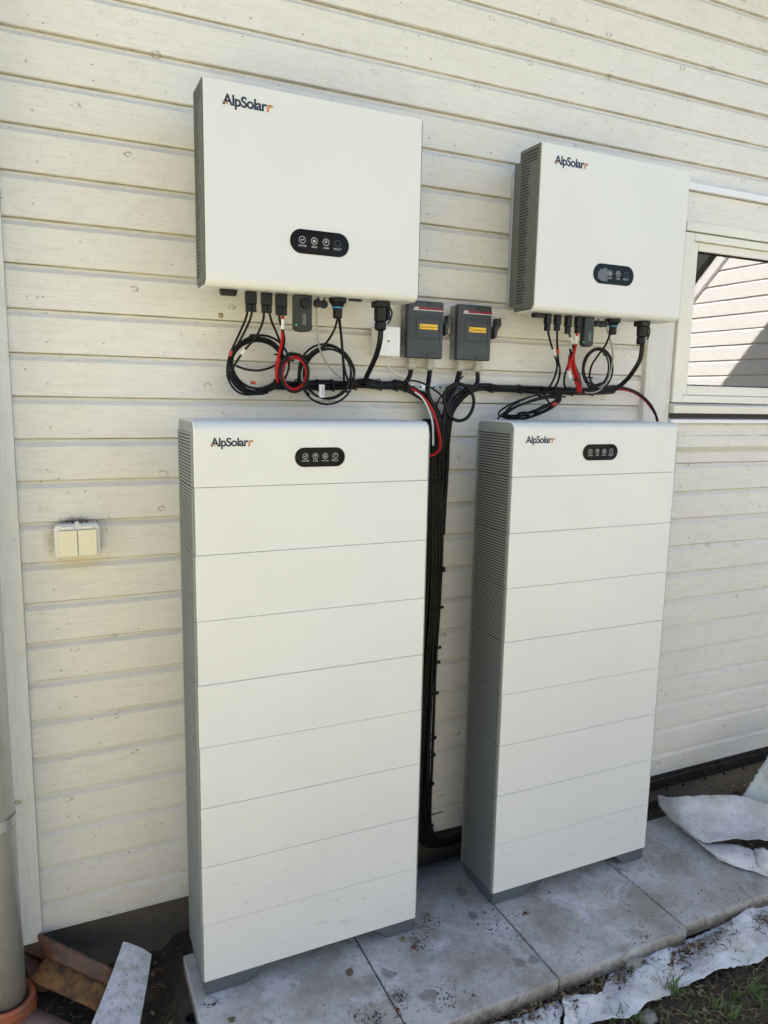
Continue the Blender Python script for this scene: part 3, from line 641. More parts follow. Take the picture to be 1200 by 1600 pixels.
# disconnectors
def disconnector(x0, label, word, rx):
    z0, z1 = 1.873, 2.061; yf = -.062; x1 = x0+.1365
    t = thing('disconnector', label, 'switch', ((x0+x1)/2, 0, z0), 'grey rotary disconnectors')
    c = MB(); c.box(x0+.003, x1-.004, -.036, -.001, z0+.002, z1-.002); c.build('housing', M['isoside'], t, .005, 2)
    c = MB(); c.box(x0, x1, yf, -.0365, z0, z1); lid = c.build('lid', M['isogrey'], t, .0055, 3)
    # raised and engraved details
    c = MB(); q = [(x0+.010, z0+.042), (x0+.022, z0+.055), (x0+.022, z1-.060), (x0+.010, z1-.046)]
    c.prism_y(q, yf-.0018, yf+.001); c.build('side_rib', M['isogrey'], lid, .0012); c = MB()
    q = [(x1-.006, z0+.040), (x1-.006, z1-.044), (x1-.015, z1-.056), (x1-.015, z0+.052)]; c.prism_y(q, yf-.0018, yf+.001); c.build('side_rib', M['isogrey'], lid, .0012)
    c = MB(); c.box(x0+.032, x1-.018, yf-.0026, yf+.001, z0+.066, z0+.132); c.build('raised_panel', M['isogrey'], lid, .002)
    c = MB()
    for zz in (.0605, .0655, .1375, .1435, .014, .020): c.box(x0+.030, x1-.016, yf-.0004, yf+.001, z0+zz-.0006, z0+zz+.0006)
    c.box(x0+.0245, x0+.0257, yf-.0004, yf+.001, z0+.055, z1-.060); c.build('groove', M['isoline'], lid)
    for zz, xx in ((z1-.010, x0+.080), (z0+.010, x0+.075)):
        c = MB(); c.lathe((xx, yf+.001, zz), (0, -1, 0), [(0, .0065), (.0013, .0065), (.0015, .003)], 16); c.build('screw', M['slot'], lid)
    c = MB(); c.box(x0+.020, x1-.001, yf-.0009, yf+.001, z1-.0285, z1-.0205); c.build('stripe', M['stripe'], lid)
    c = MB(); c.box(x0+.020, x1-.001, yf-.0009, yf+.001, z1-.0308, z1-.0288); c.build('stripe', M['pwhite'], lid)
    text_mesh('brand_mark', 'ABB', x0+.022, yf-.0014, z1-.0275, .017, mat=M['pwhite'], parent=lid, bold=.03)
    # sticker
    cx, cz = x0+.078, z0+.104
    c = MB(); c.box(cx-.034, cx+.034, yf-.0036, yf-.0020, cz-.0085, cz+.0085); st = c.build('sticker', M['yellow'], lid)
    text_mesh('sticker_text', word, cx-.016, yf-.0040, cz-.003, .046, mat=M['brown'], parent=st, bold=.01)
    c = MB(); ring = [(cx-.0255+.0055*math.cos(R(15*k)), cz+.0055*math.sin(R(15*k))) for k in range(24)]; ri = [(cx-.0255+.0038*math.cos(R(15*k)), cz+.0038*math.sin(R(15*k))) for k in range(24)]
    c.add([(a, yf-.0040, b2) for a, b2 in ring+ri], [(q, (q+1) % 24, 24+(q+1) % 24, 24+q) for q in range(24)]); c.build('sticker_icon', M['brown'], st)
    # printed lettering down the pale side
    for k, (za, zb) in enumerate(((.085, .135), (.040, .078), (.020, .030))):
        c = MB()
        for j in range(int((zb-za)/.004)):
            c.box(x0+.0024, x0+.00295, -.026-.003*((j*7+k) % 3), -.014, z0+za+j*.004, z0+za+j*.004+.0014)
        c.build('side_print', M['isoline'], t)
    # rotary handle on the right side
    c = MB(); c.lathe((x1-.004, -.024, z0+.098), (1, 0, 0), [(0, .020), (.006, .020), (.009, .016), (.012, .016)], 20); c.build('handle_hub', M['isoline'], t)
    P_ = [fr('B', a+rx, b2+(24 if rx else 0), -.030) for a, b2 in ((668, 335), (684, 318), (684, 266), (720, 266), (720, 322), (700, 352), (690, 372), (684, 412), (664, 428))]
    c = MB(); c.prism_y([(q.x, q.z) for q in P_], -.044, -.016); c.build('handle', M['isogrey'], t, .003)
    return t
disconnector(1.1925, 'anthracite rotary disconnector partly under the left inverter corner, amber sticker', 'Batteribrytare', 0)
disconnector(1.3845, 'anthracite rotary disconnector standing clear on the right of the pair', 'Batteribrytare', 382)
for px, py, yy, nm in ((412, 600, -.031, 'a'), (560, 605, -.031, 'a'), (792, 615, -.031, 'b'), (932, 620, -.031, 'b')):
    p_ = fr('B', px, py, yy); p_.z = 1.8725
    c = MB(); c.lathe((p_.x, yy, p_.z), (0, 0, -1), [(0, .0095), (.003, .0095), (.003, .0085), (.008, .0085)], 16); 
    g = thing('cable_gland', {412: 'cream cable gland leftmost of four under the disconnectors', 560: 'cream cable gland on the right under the left disconnector', 792: 'cream cable gland on the left under the right disconnector', 932: 'cream cable gland rightmost of four under the disconnectors'}[px], 'cable gland', p_, 'cream cable glands under the disconnectors')
    c = MB(); c.lathe(p_, (0, 0, -1), [(0, .0150), (.007, .0150), (.0075, .0125), (.014, .0125)], 20); c.build('collar', M['gland'], g, smooth=False)
    c = MB(); c.lathe(p_-Vector((0, 0, .0141)), (0, 0, -1), [(0, .0175), (.003, .0185), (.017, .0185), (.022, .0145), (.024, .011)], 8); c.build('nut', M['gland'], g, .001)
# galvanised strap behind the cables
t = thing('mounting_strap', 'galvanised perforated strap across the boards behind the cables', 'strap', (1.35, -.004, 1.78))
c = MB(); c.box(1.235, 1.475, -.006, -.002, 1.767, 1.789); c.build('strip', M['galv'], t, .0008)
c = MB()
for k in range(9): c.lathe((1.25+.026*k, -.0062, 1.778), (0, -1, 0), [(0, .0042), (.0004, .0042)], 12)
c.build('hole', M['slot'], t)

# sockets on the wall at left
t = thing('wall_socket', 'cream double socket with two flap lids and dirt above, on the left boards', 'socket', (.15, 0, 1.31))
zc = 1.3125; xc = .151
c = MB(); c.prism_y(rrect(xc, zc, .0620, .0475, .013, 5), -.040, -.001); c.build('base', M['socketrim'], t, .004, 3)
for sx in (-1, 1):
    c = MB(); c.prism_y(rrect(xc+sx*.0262, zc-.006, .0252, .0375, .002, 2), -.049, -.0402); c.build('lid', M['socket'], t, .0012)
    c = MB(); c.prism_y(rrect(xc+sx*.0262, zc+.0385, .017, .0045, .002, 2), -.046, -.0402); c.build('hinge', M['socketrim'], t, .001)
c = MB(); c.box(xc-.006, xc+.006, -.0440, -.002, zc+.0476, zc+.0530); c.build('clip', M['socketrim'], t, .001)
# dirt and cobweb clumps on top of the socket
rr = random.Random(5); c = MB()
for i in range(46):
    x = xc+rr.gauss(0, .022); z = zc+.0490+abs(rr.gauss(0, .004)); 
    if rr.random() < .22: x = xc-.068-abs(rr.gauss(0, .006)); z = zc+rr.uniform(-.02, .045)
    r_ = rr.uniform(.0005, .0020)*(1 if x > .1 else .7); p0 = Vector((x, -.012-rr.random()*.012, z)); 
    c.lathe(p0, (rr.uniform(-1, 1), rr.uniform(-.4, .4), rr.uniform(-.5, .5)), [(0, r_*.4), (r_, r_), (r_*2.2, r_*.8), (r_*2.8, r_*.2)], 6)
tag(c.build('dirt', M['felt']), 'black dirt clumps along the top of the wall socket', 'dirt', kind='stuff')

# ------------------------------------------------------------------ plugs and cables
def plug(p, parent, w=.018, d=.018, h=.035, mt='plug', neck=.7, twist=0):
    c = MB(); x, y, z = p
    c.box(x-w/2, x+w/2, y-d/2, y+d/2, z-h*.62, z)
    c.box(x-w*neck/2, x+w*neck/2, y-d*neck/2, y+d*neck/2, z-h, z-h*.621)
    o = c.build('plug', M[mt], parent, .0022, 2)
    c = MB(); c.lathe((x+w*.15, y-d/2, z-h*.33), (0, -1, 0), [(0, w*.16), (.0015, w*.14)], 10); c.build('release_tab', M['plug'], o)
    return o
def run(parent, f, pts, r, m='cable', n=8, k=8, name='sheath'):
    c = MB(); c.tube(spline([fr(f, *p) for p in pts], k), r, n); return c.build(name, M[m], parent, smooth=True)
def sleeve(parent, f, a, b_, r, m='sleeve'):
    c = MB(); c.tube([fr(f, *a), fr(f, *b_)], r, 10); return c.build('sleeve', M[m], parent, smooth=False)
def tie(parent, f, x, y, d, vert=True, r=.012, tail=0):
    p = fr(f, x, y, d); c = MB()
    ax = (1, 0, 0) if vert else (0, 0, 1)
    c.lathe(p-Vector(ax)*.0025, ax, [(0, r), (.005, r)], 14, False)
    c.box(p.x-.003, p.x+.003, p.y-r-.004, p.y-r+.001, p.z-.003+(-r if vert else 0), p.z+.003+(-r if vert else 0)) if vert else c.box(p.x+r-.001, p.x+r+.006, p.y-.003, p.y+.003, p.z-.003, p.z+.003)
    if tail: c.box(p.x+r, p.x+r+tail, p.y-.0015, p.y+.0015, p.z-.001, p.z+.0012)
    return c.build('cable_tie', M['plug'], parent, solid=.0012)
def coil(parent, f, cx, cy, rx, ry, turns, d, r, m='cable', seed=0, spread=8, tilt=0, a0=0, n=8, ds=.008, tot=1.0, name='coil'):
    rr = random.Random(seed); c = MB()
    pts = []; st = 30; ph = [rr.uniform(0, 6.28) for _ in range(4)]
    for i in range(int(turns*st)+1):
        a = a0+2*math.pi*i/st; u = i/st
        q = 1+ (spread/rx)*math.sin(u*2.3+ph[0])*.5; ex = cx+spread*.6*math.sin(u*1.7+ph[1]); ey = cy+spread*.6*math.sin(u*1.3+ph[2])
        X = rx*q*math.cos(a); Y_ = ry*q*math.sin(a); ct, s_ = math.cos(tilt), math.sin(tilt)
        pts.append(fr(f, ex+X*ct-Y_*s_, ey+X*s_+Y_*ct, d+ds*math.sin(u*2.9+ph[3])))
    c.tube(pts, r, n); return c.build(name, M[m], parent, smooth=True)
IYC = -.190   # depth at which plugs leave the inverter
# ---- left inverter
t = thing('inverter_latch', 'short black latch under the left end of the left inverter', 'latch', fr('A', 100, 70, IYC))
p_ = fr('A', 100, 62, IYC); c = MB(); c.prism_y([(p_.x-.024, 2.0305), (p_.x+.026, 2.0305), (p_.x+.022, 2.0145), (p_.x-.019, 2.0145)], IYC-.012, IYC+.012); c.build('body', M['plug'], t, .002)
t = thing('solar_cable', 'pair of black leads from the leftmost plug, red and white sleeves, looping left', 'cable', fr('A', 238, 80, IYC), 'solar leads of the left inverter')
for dx in (-15, 17): p_ = fr('A', 238+dx, 90, IYC); p_.z = 2.030; plug(p_, t, .0165, .020, .056, neck=.86)
run(t, 'A', [(224, 190, -.19), (208, 265, -.17), (162, 370, -.12), (117, 470, -.085), (97, 560, -.07), (108, 640, -.065), (160, 705, -.06), (240, 722, -.055), (330, 690, -.05), (390, 650, -.045), (450, 655, -.04)], .0036)
run(t, 'A', [(250, 188, -.19), (236, 265, -.17), (185, 375, -.12), (132, 470, -.085), (105, 560, -.065), (118, 625, -.06), (170, 690, -.055), (250, 712, -.05), (340, 672, -.045), (400, 640, -.04), (460, 650, -.038)], .0036)
sleeve(t, 'A', (122, 455, -.088), (112, 487, -.082), .0052, 'redsleeve')
t = thing('solar_cable', 'pair of black leads from the second plug, one white sleeve, falling into the big coil', 'cable', fr('A', 335, 90, IYC), 'solar leads of the left inverter')
for dx in (-15, 15): p_ = fr('A', 334+dx, 95, IYC); p_.z = 2.030; plug(p_, t, .0165, .020, .056, neck=.86)
run(t, 'A', [(320, 195, -.19), (312, 280, -.17), (270, 375, -.12), (200, 455, -.09), (150, 530, -.075), (120, 600, -.065), (150, 665, -.06), (230, 705, -.055), (330, 675, -.05), (420, 650, -.045)], .0036)
run(t, 'A', [(344, 193, -.19), (366, 280, -.17), (400, 360, -.13), (422, 430, -.10), (425, 490, -.08), (385, 545, -.07), (300, 575, -.06), (215, 570, -.055), (150, 548, -.05)], .0036)
sleeve(t, 'A', (205, 450, -.092), (178, 477, -.088), .0055)
t = thing('solar_cable', 'black coil of spare solar lead, largest coil under the left inverter', 'cable', fr('A', 290, 540, -.06), 'coiled spare leads')
coil(t, 'A', 285, 540, 163, 160, 5.0, -.060, .0036, seed=3, spread=22, a0=1.2)
for a_ in ((398, 480), (250, 362)): tie(t, 'A', a_[0], a_[1], -.062, False, .009)
sleeve(t, 'A', (240, 648, -.062), (268, 652, -.062), .0048, 'redsleeve')
t = thing('solar_cable', 'red and black lead with white sleeve from the third plug of the left inverter', 'cable', fr('A', 424, 95, IYC), 'solar leads of the left inverter')
for dx in (-17, 15): p_ = fr('A', 424+dx, 100, IYC); p_.z = 2.030; plug(p_, t, .0165, .020, .060, neck=.95)
run(h1, 'A', [(900, 650, -.050), (960, 658, -.052), (1010, 668, -.052), (1060, 664, -.050)], .0045, 'red') if 0 else None
run(t, 'A', [(412, 205, -.19), (414, 270, -.18), (432, 330, -.16), (442, 390, -.13), (432, 450, -.10), (412, 520, -.08), (405, 600, -.06), (430, 655, -.045), (470, 660, -.04)], .0040)
run(t, 'A', [(436, 205, -.19), (433, 265, -.18), (431, 325, -.16), (428, 400, -.13), (410, 480, -.10), (394, 560, -.075), (398, 640, -.05), (420, 660, -.04)], .0048, 'red')
sleeve(t, 'A', (434, 262, -.182), (431, 322, -.168), .0062)
t = thing('solar_cable', 'small red coil beside the black one under the left inverter', 'cable', fr('A', 500, 590, -.07), 'coiled spare leads')
coil(t, 'A', 498, 592, 78, 98, 3.0, -.075, .0040, 'red', seed=8, spread=10, a0=.4)
coil(t, 'A', 505, 588, 86, 116, 2.4, -.083, .0040, 'cable', seed=9, spread=6, a0=2)
run(t, 'A', [(412, 500, -.085), (405, 540, -.083), (398, 600, -.08), (405, 650, -.07)], .0046, 'red')
for a_ in ((470, 515), (548, 655)): tie(t, 'A', a_[0], a_[1], -.08, False, .010)
# communication stick
def stick(f, x, y, ybot, w, label, ledp, zt):
    t = thing('communication_stick', label, 'dongle', fr(f, x, y, IYC), 'dark communication sticks under the inverters')
    a = fr(f, x, y, IYC); b_ = fr(f, x, ybot, IYC); hw = w/2
    prof = [(a.x-hw, zt), (a.x+hw, zt)]+[(a.x+hw*math.cos(R(q)), b_.z+.010+.010*math.sin(R(q))) for q in range(0, -181, -20)]
    c = MB(); c.prism_y(prof, IYC-.016, IYC+.012); o = c.build('body', M['dongle'], t, .004, 3)
    l_ = fr(f, ledp[0], ledp[1], IYC-.0165); c = MB(); c.lathe(l_, (0, -1, 0), [(0, .0028), (.0008, .0022)], 12); c.build('led', M['led'], t)
    c = MB()
    for k in range(3): c.box(a.x-hw*.1+k*.004, a.x-hw*.1+k*.004+.0012, IYC-.0166, IYC-.0158, b_.z+.020, b_.z+.052)
    c.build('fine_print', M['isoside'], t)
    return t
stick('A', 549, 105, 345, .054, 'dark grey communication stick with green light under the left inverter', (515, 300), 2.0305)
stick('C', 632, 128, 330, .042, 'dark grey communication stick with green light under the right inverter', (608, 298), 2.0325)
def knob(parent, f, x, y, d, r):
    p_ = fr(f, x, y, d); c = MB(); c.lathe(p_+Vector((0, .006, 0)), (0, -1, 0), [(0, r*.9), (.003, r), (.011, r), (.013, r*.7), (.0131, r*.3)], 12); return c.build('cap', M['plug'], parent, .001)
t = thing('port_cap', 'black knobbed port caps hanging on straps under the left inverter', 'cap', fr('A', 655, 170, IYC))
for x, y in ((575, 168), (641, 170), (680, 176)): knob(t, 'A', x, y, IYC-.022 if x < 600 else IYC, .0155 if x < 600 else .0125)
for x in (648, 684): c = MB(); a = fr('A', x, 165, IYC+.004); c.box(a.x-.002, a.x+.002, IYC+.003, IYC+.005, a.z, 2.0305); c.build('strap', M['plug'], t)
t = thing('port_cap', 'black knobbed port caps hanging on straps under the right inverter', 'cap', fr('C', 700, 185, IYC))
for x, y in ((690, 182), (742, 184), (716, 186)): knob(t, 'C', x, y, IYC-.01, .0115)
for x in (700, 745): c = MB(); a = fr('C', x, 165, IYC+.004); c.box(a.x-.002, a.x+.002, IYC+.003, IYC+.005, a.z, 2.0325); c.build('strap', M['plug'], t)
def comm(f, x, y0, yring, y1, w, label, zt, blueon=True):
    t = thing('data_cable', label, 'cable', fr(f, x, y0, IYC)); a = fr(f, x, y0, IYC); r = fr(f, x, yring, IYC); b_ = fr(f, x, y1, IYC)
    h1 = zt-r.z; h2 = zt-b_.z
    c = MB(); c.lathe((a.x, IYC, zt), (0, 0, -1), [(0, w), (h1*.45, w), (h1*.55, w*.82), (h1-.002, w*.60)], 18); c.build('plug', M['plug'], t, .0015)
    c = MB(); c.lathe((a.x, IYC, r.z+.002), (0, 0, -1), [(0, w*.63), (.004, w*.63)], 18); c.build('seal', M['blue'], t)
    c = MB(); c.lathe((a.x, IYC, r.z-.0022), (0, 0, -1), [(0, w*.55), (h2-h1-.006, w*.55), (h2-h1-.002, w*.4)], 10); c.build('nut', M['plug'], t, .001)
    return t
t = comm('A', 765, 125, 198, 262, .0265, 'black leads from the blue-ringed plug under the left inverter, coiled below it', 2.0305)
run(t, 'A', [(765, 262, -.19), (742, 335, -.16), (690, 415, -.12), (620, 465, -.09), (560, 505, -.075), (532, 570, -.06), (528, 640, -.045), (545, 662, -.04)], .0036)
run(t, 'A', [(777, 262, -.19), (788, 370, -.16), (797, 470, -.13), (806, 560, -.09), (826, 630, -.06), (860, 655, -.045)], .0034)
run(t, 'A', [(772, 262, -.192), (784, 360, -.165), (794, 480, -.135), (802, 600, -.095), (800, 660, -.06), (780, 690, -.05)], .0036)
coil(t, 'A', 700, 598, 148, 158, 3.4, -.060, .0034, seed=21, spread=22, a0=2.2)
run(t, 'A', [(600, 470, -.075), (660, 438, -.07), (730, 432, -.066), (810, 470, -.062), (858, 545, -.06), (866, 600, -.056), (840, 660, -.05)], .0034)
for a_ in ((570, 490), (800, 705)): tie(t, 'A', a_[0], a_[1], -.062, False, .010, .008)
t = thing('grey_cable', 'thin grey cable curving down from the caps of the left inverter', 'cable', fr('A', 637, 190, -.18))
run(t, 'A', [(637, 190, -.18), (640, 330, -.16), (652, 430, -.13), (690, 520, -.10), (745, 590, -.07), (800, 630, -.045)], .0026, 'greycable')
def acplug(f, x, y0, y1, y2, w, label, zt, path, r=.0085):
    t = thing('power_cable', label, 'cable', fr(f, x, y0, IYC), 'thick inverter power cables')
    b_ = fr(f, x, y1, IYC); e_ = fr(f, x, y2, IYC); X = fr(f, x, y0, IYC).x
    c = MB(); c.box(X-w/2, X+w/2, IYC-.022, IYC+.022, zt-.018, zt)
    c.lathe((X, IYC, zt-.0181), (0, 0, -1), [(0, w*.46), ((zt-b_.z)*.6, w*.44), (zt-b_.z-.019, w*.38)], 10); o = c.build('plug', M['plug'], t, .002)
    c = MB(); c.box(X+w*.42, X+w*.62, IYC-.012, IYC+.012, zt-.055, zt-.012); c.tube(spline([(X+w*.55, IYC-.01, zt-.015), (X+w*.72, IYC-.012, zt-.032), (X+w*.60, IYC-.012, zt-.055), (X+w*.40, IYC-.014, zt-.066)]), .003, 6); c.build('locking_lever', M['plug'], o, .0015)
    c = MB(); c.lathe((X, IYC, b_.z), (0, 0, -1), [(0, w*.36), (.003, w*.40), ((b_.z-e_.z)*.8, w*.40), (b_.z-e_.z, w*.30)], 12); c.build('gland', M['plug'], o, .001)
    run(t, f, [(x, y2-2, IYC)]+path, r, 'bundle', 10)
    return t
acplug('A', 1026, 145, 285, 335, .046, 'thick black power cable dropping from the right end of the left inverter', 2.0305, [(1020, 400, -.18), (1000, 480, -.15), (965, 560, -.11), (938, 620, -.07), (945, 655, -.05), (1000, 670, -.045), (1060, 665, -.042)])
acplug('C', 975, 150, 268, 315, .040, 'thick black power cable sweeping left from the right inverter', 2.0325, [(962, 400, -.18), (925, 470, -.16), (870, 540, -.12), (800, 590, -.08), (700, 606, -.06), (560, 606, -.05), (420, 604, -.046)])
c = MB(); p_ = fr('A', 872, 128, IYC); c.box(p_.x-.019, p_.x+.019, IYC-.01, IYC+.01, 2.0262, 2.0305); tag(c.build('rubber_plug', M['plug'], bevel=.001), 'flat black blanking plug beside the left power plug', 'plug')
# ---- right inverter leads
t = thing('inverter_latch', 'short black latch under the left end of the right inverter', 'latch', fr('C', 328, 115, IYC))
p_ = fr('C', 328, 112, IYC); c = MB(); c.prism_y([(p_.x-.024, 2.0325), (p_.x+.022, 2.0325), (p_.x+.019, 2.018), (p_.x-.022, 2.018)], IYC-.012, IYC+.012); c.build('body', M['plug'], t, .002)
def plugC(t, x, hh, mt='plug'): p_ = fr('C', x, 118, IYC); p_.z = 2.0325; return plug(p_, t, .021, .021, hh, mt, neck=.8)
t = thing('solar_cable', 'black lead with white sleeve from the leftmost plug of the right inverter', 'cable', fr('C', 385, 120, IYC), 'solar leads of the right inverter'); plugC(t, 385, .056)
run(t, 'C', [(383, 205, -.19), (393, 270, -.175), (412, 335, -.15), (432, 395, -.12), (442, 445, -.10), (430, 505, -.08), (400, 570, -.06), (370, 605, -.045)], .0038); sleeve(t, 'C', (414, 340, -.148), (429, 378, -.13), .0052)
t = thing('solar_cable', 'black lead with red sleeve from the second plug of the right inverter', 'cable', fr('C', 446, 120, IYC), 'solar leads of the right inverter'); plugC(t, 446, .054)
run(t, 'C', [(442, 198, -.19), (442, 280, -.17), (445, 350, -.145), (450, 420, -.12), (460, 470, -.10), (450, 535, -.08), (425, 585, -.06), (400, 610, -.048)], .0038); sleeve(t, 'C', (444, 335, -.15), (447, 368, -.14), .0054, 'redsleeve')
t = thing('solar_cable', 'black lead with white sleeve from the third plug of the right inverter', 'cable', fr('C', 514, 122, IYC), 'solar leads of the right inverter'); plugC(t, 514, .062)
run(t, 'C', [(512, 220, -.19), (522, 262, -.18), (540, 310, -.16), (543, 350, -.14), (525, 400, -.12), (500, 470, -.10), (486, 530, -.08), (490, 575, -.06), (520, 600, -.048)], .0038); sleeve(t, 'C', (523, 265, -.18), (541, 305, -.163), .0052)
run(t, 'C', [(522, 342, -.125), (535, 395, -.12), (560, 460, -.11), (580, 520, -.10), (590, 570, -.09), (580, 600, -.085)], .0044)
t = thing('solar_cable', 'red lead folded into a narrow tied loop under the right inverter', 'cable', fr('C', 576, 122, IYC), 'solar leads of the right inverter'); plugC(t, 576, .058)
run(t, 'C', [(568, 215, -.19), (563, 290, -.175), (554, 340, -.15), (546, 400, -.13), (556, 470, -.12), (578, 540, -.11), (590, 590, -.10), (574, 608, -.095), (562, 560, -.10), (545, 490, -.11), (527, 430, -.12), (518, 395, -.125)], .0046, 'red')
run(t, 'C', [(552, 330, -.15), (545, 380, -.14), (525, 430, -.13), (510, 470, -.125), (515, 430, -.12), (522, 380, -.12), (535, 420, -.118), (560, 500, -.11), (582, 575, -.10), (575, 600, -.10)], .0046, 'red')
sleeve(t, 'C', (566, 258, -.185), (560, 305, -.172), .0062); sleeve(t, 'C', (512, 478, -.128), (524, 522, -.122), .006); tie(t, 'C', 560, 535, -.112, False, .011, .004)
t = comm('C', 795, 140, 200, 252, .0255, 'black lead from the blue-ringed plug under the right inverter, coiled below it', 2.0325)
run(t, 'C', [(772, 252, -.19), (742, 320, -.16), (695, 385, -.12), (660, 440, -.09), (645, 500, -.075), (655, 545, -.065), (690, 585, -.055)], .0038)
coil(t, 'C', 690, 458, 86, 122, 3.4, -.070, .0034, seed=33, spread=15, a0=1.0, tilt=.12)
for a_ in ((745, 378), (640, 520), (742, 545)): tie(t, 'C', a_[0], a_[1], -.07, False, .010, .007)
t = thing('grey_cable', 'thin grey cable looping past the coil under the right inverter', 'cable', fr('C', 750, 200, -.19))
run(t, 'C', [(748, 200, -.19), (768, 265, -.17), (786, 340, -.14), (790, 410, -.12), (775, 485, -.10), (750, 545, -.08), (705, 600, -.07), (640, 616, -.065), (590, 600, -.05)], .0030, 'greycable')
t = thing('solar_cable', 'flattened black coil resting just above the right battery tower', 'cable', fr('C', 285, 705, -.07), 'coiled spare leads')
coil(t, 'C', 282, 700, 190, 44, 5.3, -.090, .0034, seed=43, spread=30, a0=.2, tilt=-.33, ds=.016)
run(t, 'C', [(200, 752, -.10), (240, 745, -.10), (262, 752, -.10)], .0085); run(t, 'C', [(300, 738, -.10), (350, 706, -.10), (395, 690, -.10)], .0075); sleeve(t, 'C', (410, 693, -.102), (438, 683, -.102), .0078, 'redsleeve')
tie(t, 'C', 470, 640, -.09, False, .008); run(t, 'C', [(320, 630, -.06), (370, 650, -.07), (400, 690, -.08)], .0038)
t = thing('battery_cable', 'red and black leads arching right and down behind the right battery tower', 'cable', fr('C', 900, 600, -.05))
run(t, 'C', [(700, 592, -.045), (790, 574, -.045), (860, 585, -.045), (930, 608, -.047), (990, 650, -.05), (1035, 705, -.06), (1062, 765, -.08), (1072, 840, -.10)], .0052)
run(t, 'C', [(740, 600, -.040), (850, 594, -.040), (920, 612, -.040), (985, 655, -.043), (1032, 712, -.053), (1066, 775, -.073), (1078, 850, -.095)], .0050, 'red')
# ---- horizontal harness
def harness(label, f, pts, n, r, rad, seed, mt='bundle', group='black cable harnesses', red=0, squash=.6, loc=None):
    rr = random.Random(seed); t = thing('cable_harness', label, 'cable bundle', loc or fr(f, *pts[0]), group)
    base = spline([fr(f, *p) for p in pts] if f else [Vector(p) for p in pts], 9)
    for k in range(n):
        a = 2*math.pi*k/n+rr.uniform(-.3, .3); q = rad*math.sqrt(rr.uniform(.25, 1)); ph = rr.uniform(0, 6.28); fq = rr.uniform(1.5, 3.5)
        out = []
        for i, p in enumerate(base):
            tt = (base[min(i+1, len(base)-1)]-base[max(0, i-1)]).normalized(); u = tt.cross(Vector((0, 1, 0)))
            if u.length < 1e-3: u = Vector((1, 0, 0))
            u.normalize(); aa = a+.5*math.sin(i*.10*fq+ph); out.append(p+u*math.cos(aa)*q+Vector((0, math.sin(aa)*q*squash, 0)))
        c = MB(); c.tube(out, r*rr.uniform(.85, 1.1), 7); c.build('cable', M['red' if k < red else mt], t, smooth=True)
    return t
h1 = harness('black cable harness running right from the coils under the left inverter to the vertical bundle', 'A', [(380, 660, -.030), (480, 663, -.032), (640, 664, -.032), (800, 662, -.032), (900, 652, -.032), (1000, 660, -.034), (1080, 662, -.034), (1146, 666, -.034), (1223, 697, -.036), (1290, 738, -.040), (1343, 792, -.044), (1376, 860, -.048), (1384, 960, -.050), (1378, 1100, -.052), (1370, 1300, -.052), (1355, 1700, -.050)], 7, .0060, .0125, 4)
for x, y in ((515, 663), (640, 664), (728, 663), (1010, 660), (1110, 664), (1175, 666), (860, 656)): tie(h1, 'A', x, y, -.032, True, .0185)
h2 = harness('black cable harness running left from under the right inverter to the vertical bundle', 'C', [(800, 596, -.032), (700, 603, -.032), (500, 603, -.032), (350, 600, -.032), (230, 590, -.032), (60, 583, -.032), (-20, 580, -.033), (-90, 590, -.034), (-150, 630, -.036), (-195, 690, -.040), (-225, 760, -.044), (-250, 900, -.050), (-258, 1100, -.050), (-275, 1500, -.050)], 7, .0056, .0115, 6)
for x, y in ((20, 583), (200, 589), (345, 600), (520, 604), (645, 604)): tie(h2, 'C', x, y, -.032, True, .016)
# leads of the disconnectors
VD = [(672, 1500, -.052), (668, 1800, -.052), (655, 2200, -.05), (640, 2500, -.05)]
t = thing('power_cable', 'black cable from the leftmost gland bending into the harness', 'cable', fr('B', 412, 690, -.031), 'disconnector cables'); run(t, 'B', [(410, 690, -.031), (402, 730, -.034), (380, 775, -.040), (340, 800, -.040), (280, 805, -.036), (200, 806, -.034)], .0085, 'bundle', 10)
t = thing('power_cable', 'black cable falling straight from the left disconnector into the vertical bundle', 'cable', fr('B', 560, 700, -.031), 'disconnector cables'); run(t, 'B', [(558, 700, -.031), (548, 780, -.042), (540, 850, -.056), (560, 920, -.062), (600, 1000, -.062), (632, 1090, -.060), (648, 1200, -.056), (640, 1400, -.052), (625, 1800, -.05), (600, 2300, -.05)], .0085, 'bundle', 10)
t = thing('power_cable', 'black cable from the third gland swinging down into the vertical bundle', 'cable', fr('B', 788, 710, -.031), 'disconnector cables'); run(t, 'B', [(790, 706, -.031), (772, 775, -.044), (745, 850, -.056), (705, 930, -.062), (680, 1020, -.062), (664, 1110, -.060), (660, 1250, -.056), (655, 1500, -.052), (640, 1900, -.05), (620, 2300, -.05)], .0095, 'bundle', 10)
run(t, 'B', [(798, 760, -.055), (812, 745, -.056), (820, 738, -.057)], .0025)
t = thing('power_cable', 'black cable from the rightmost gland bending into the right harness', 'cable', fr('B', 932, 715, -.031), 'disconnector cables'); run(t, 'B', [(930, 710, -.031), (932, 770, -.038), (915, 812, -.044), (870, 835, -.042), (800, 870, -.042), (740, 930, -.048), (700, 1020, -.052), (680, 1120, -.052)], .0080, 'bundle', 10)
t = thing('cable_loop', 'single round loop of black cable hanging between the disconnectors and the towers', 'cable', fr('B', 800, 950, -.07))
pts = [(650, 1200, -.05), (668, 1100, -.055), (700, 1010, -.062), (775, 940-120, -.068)]
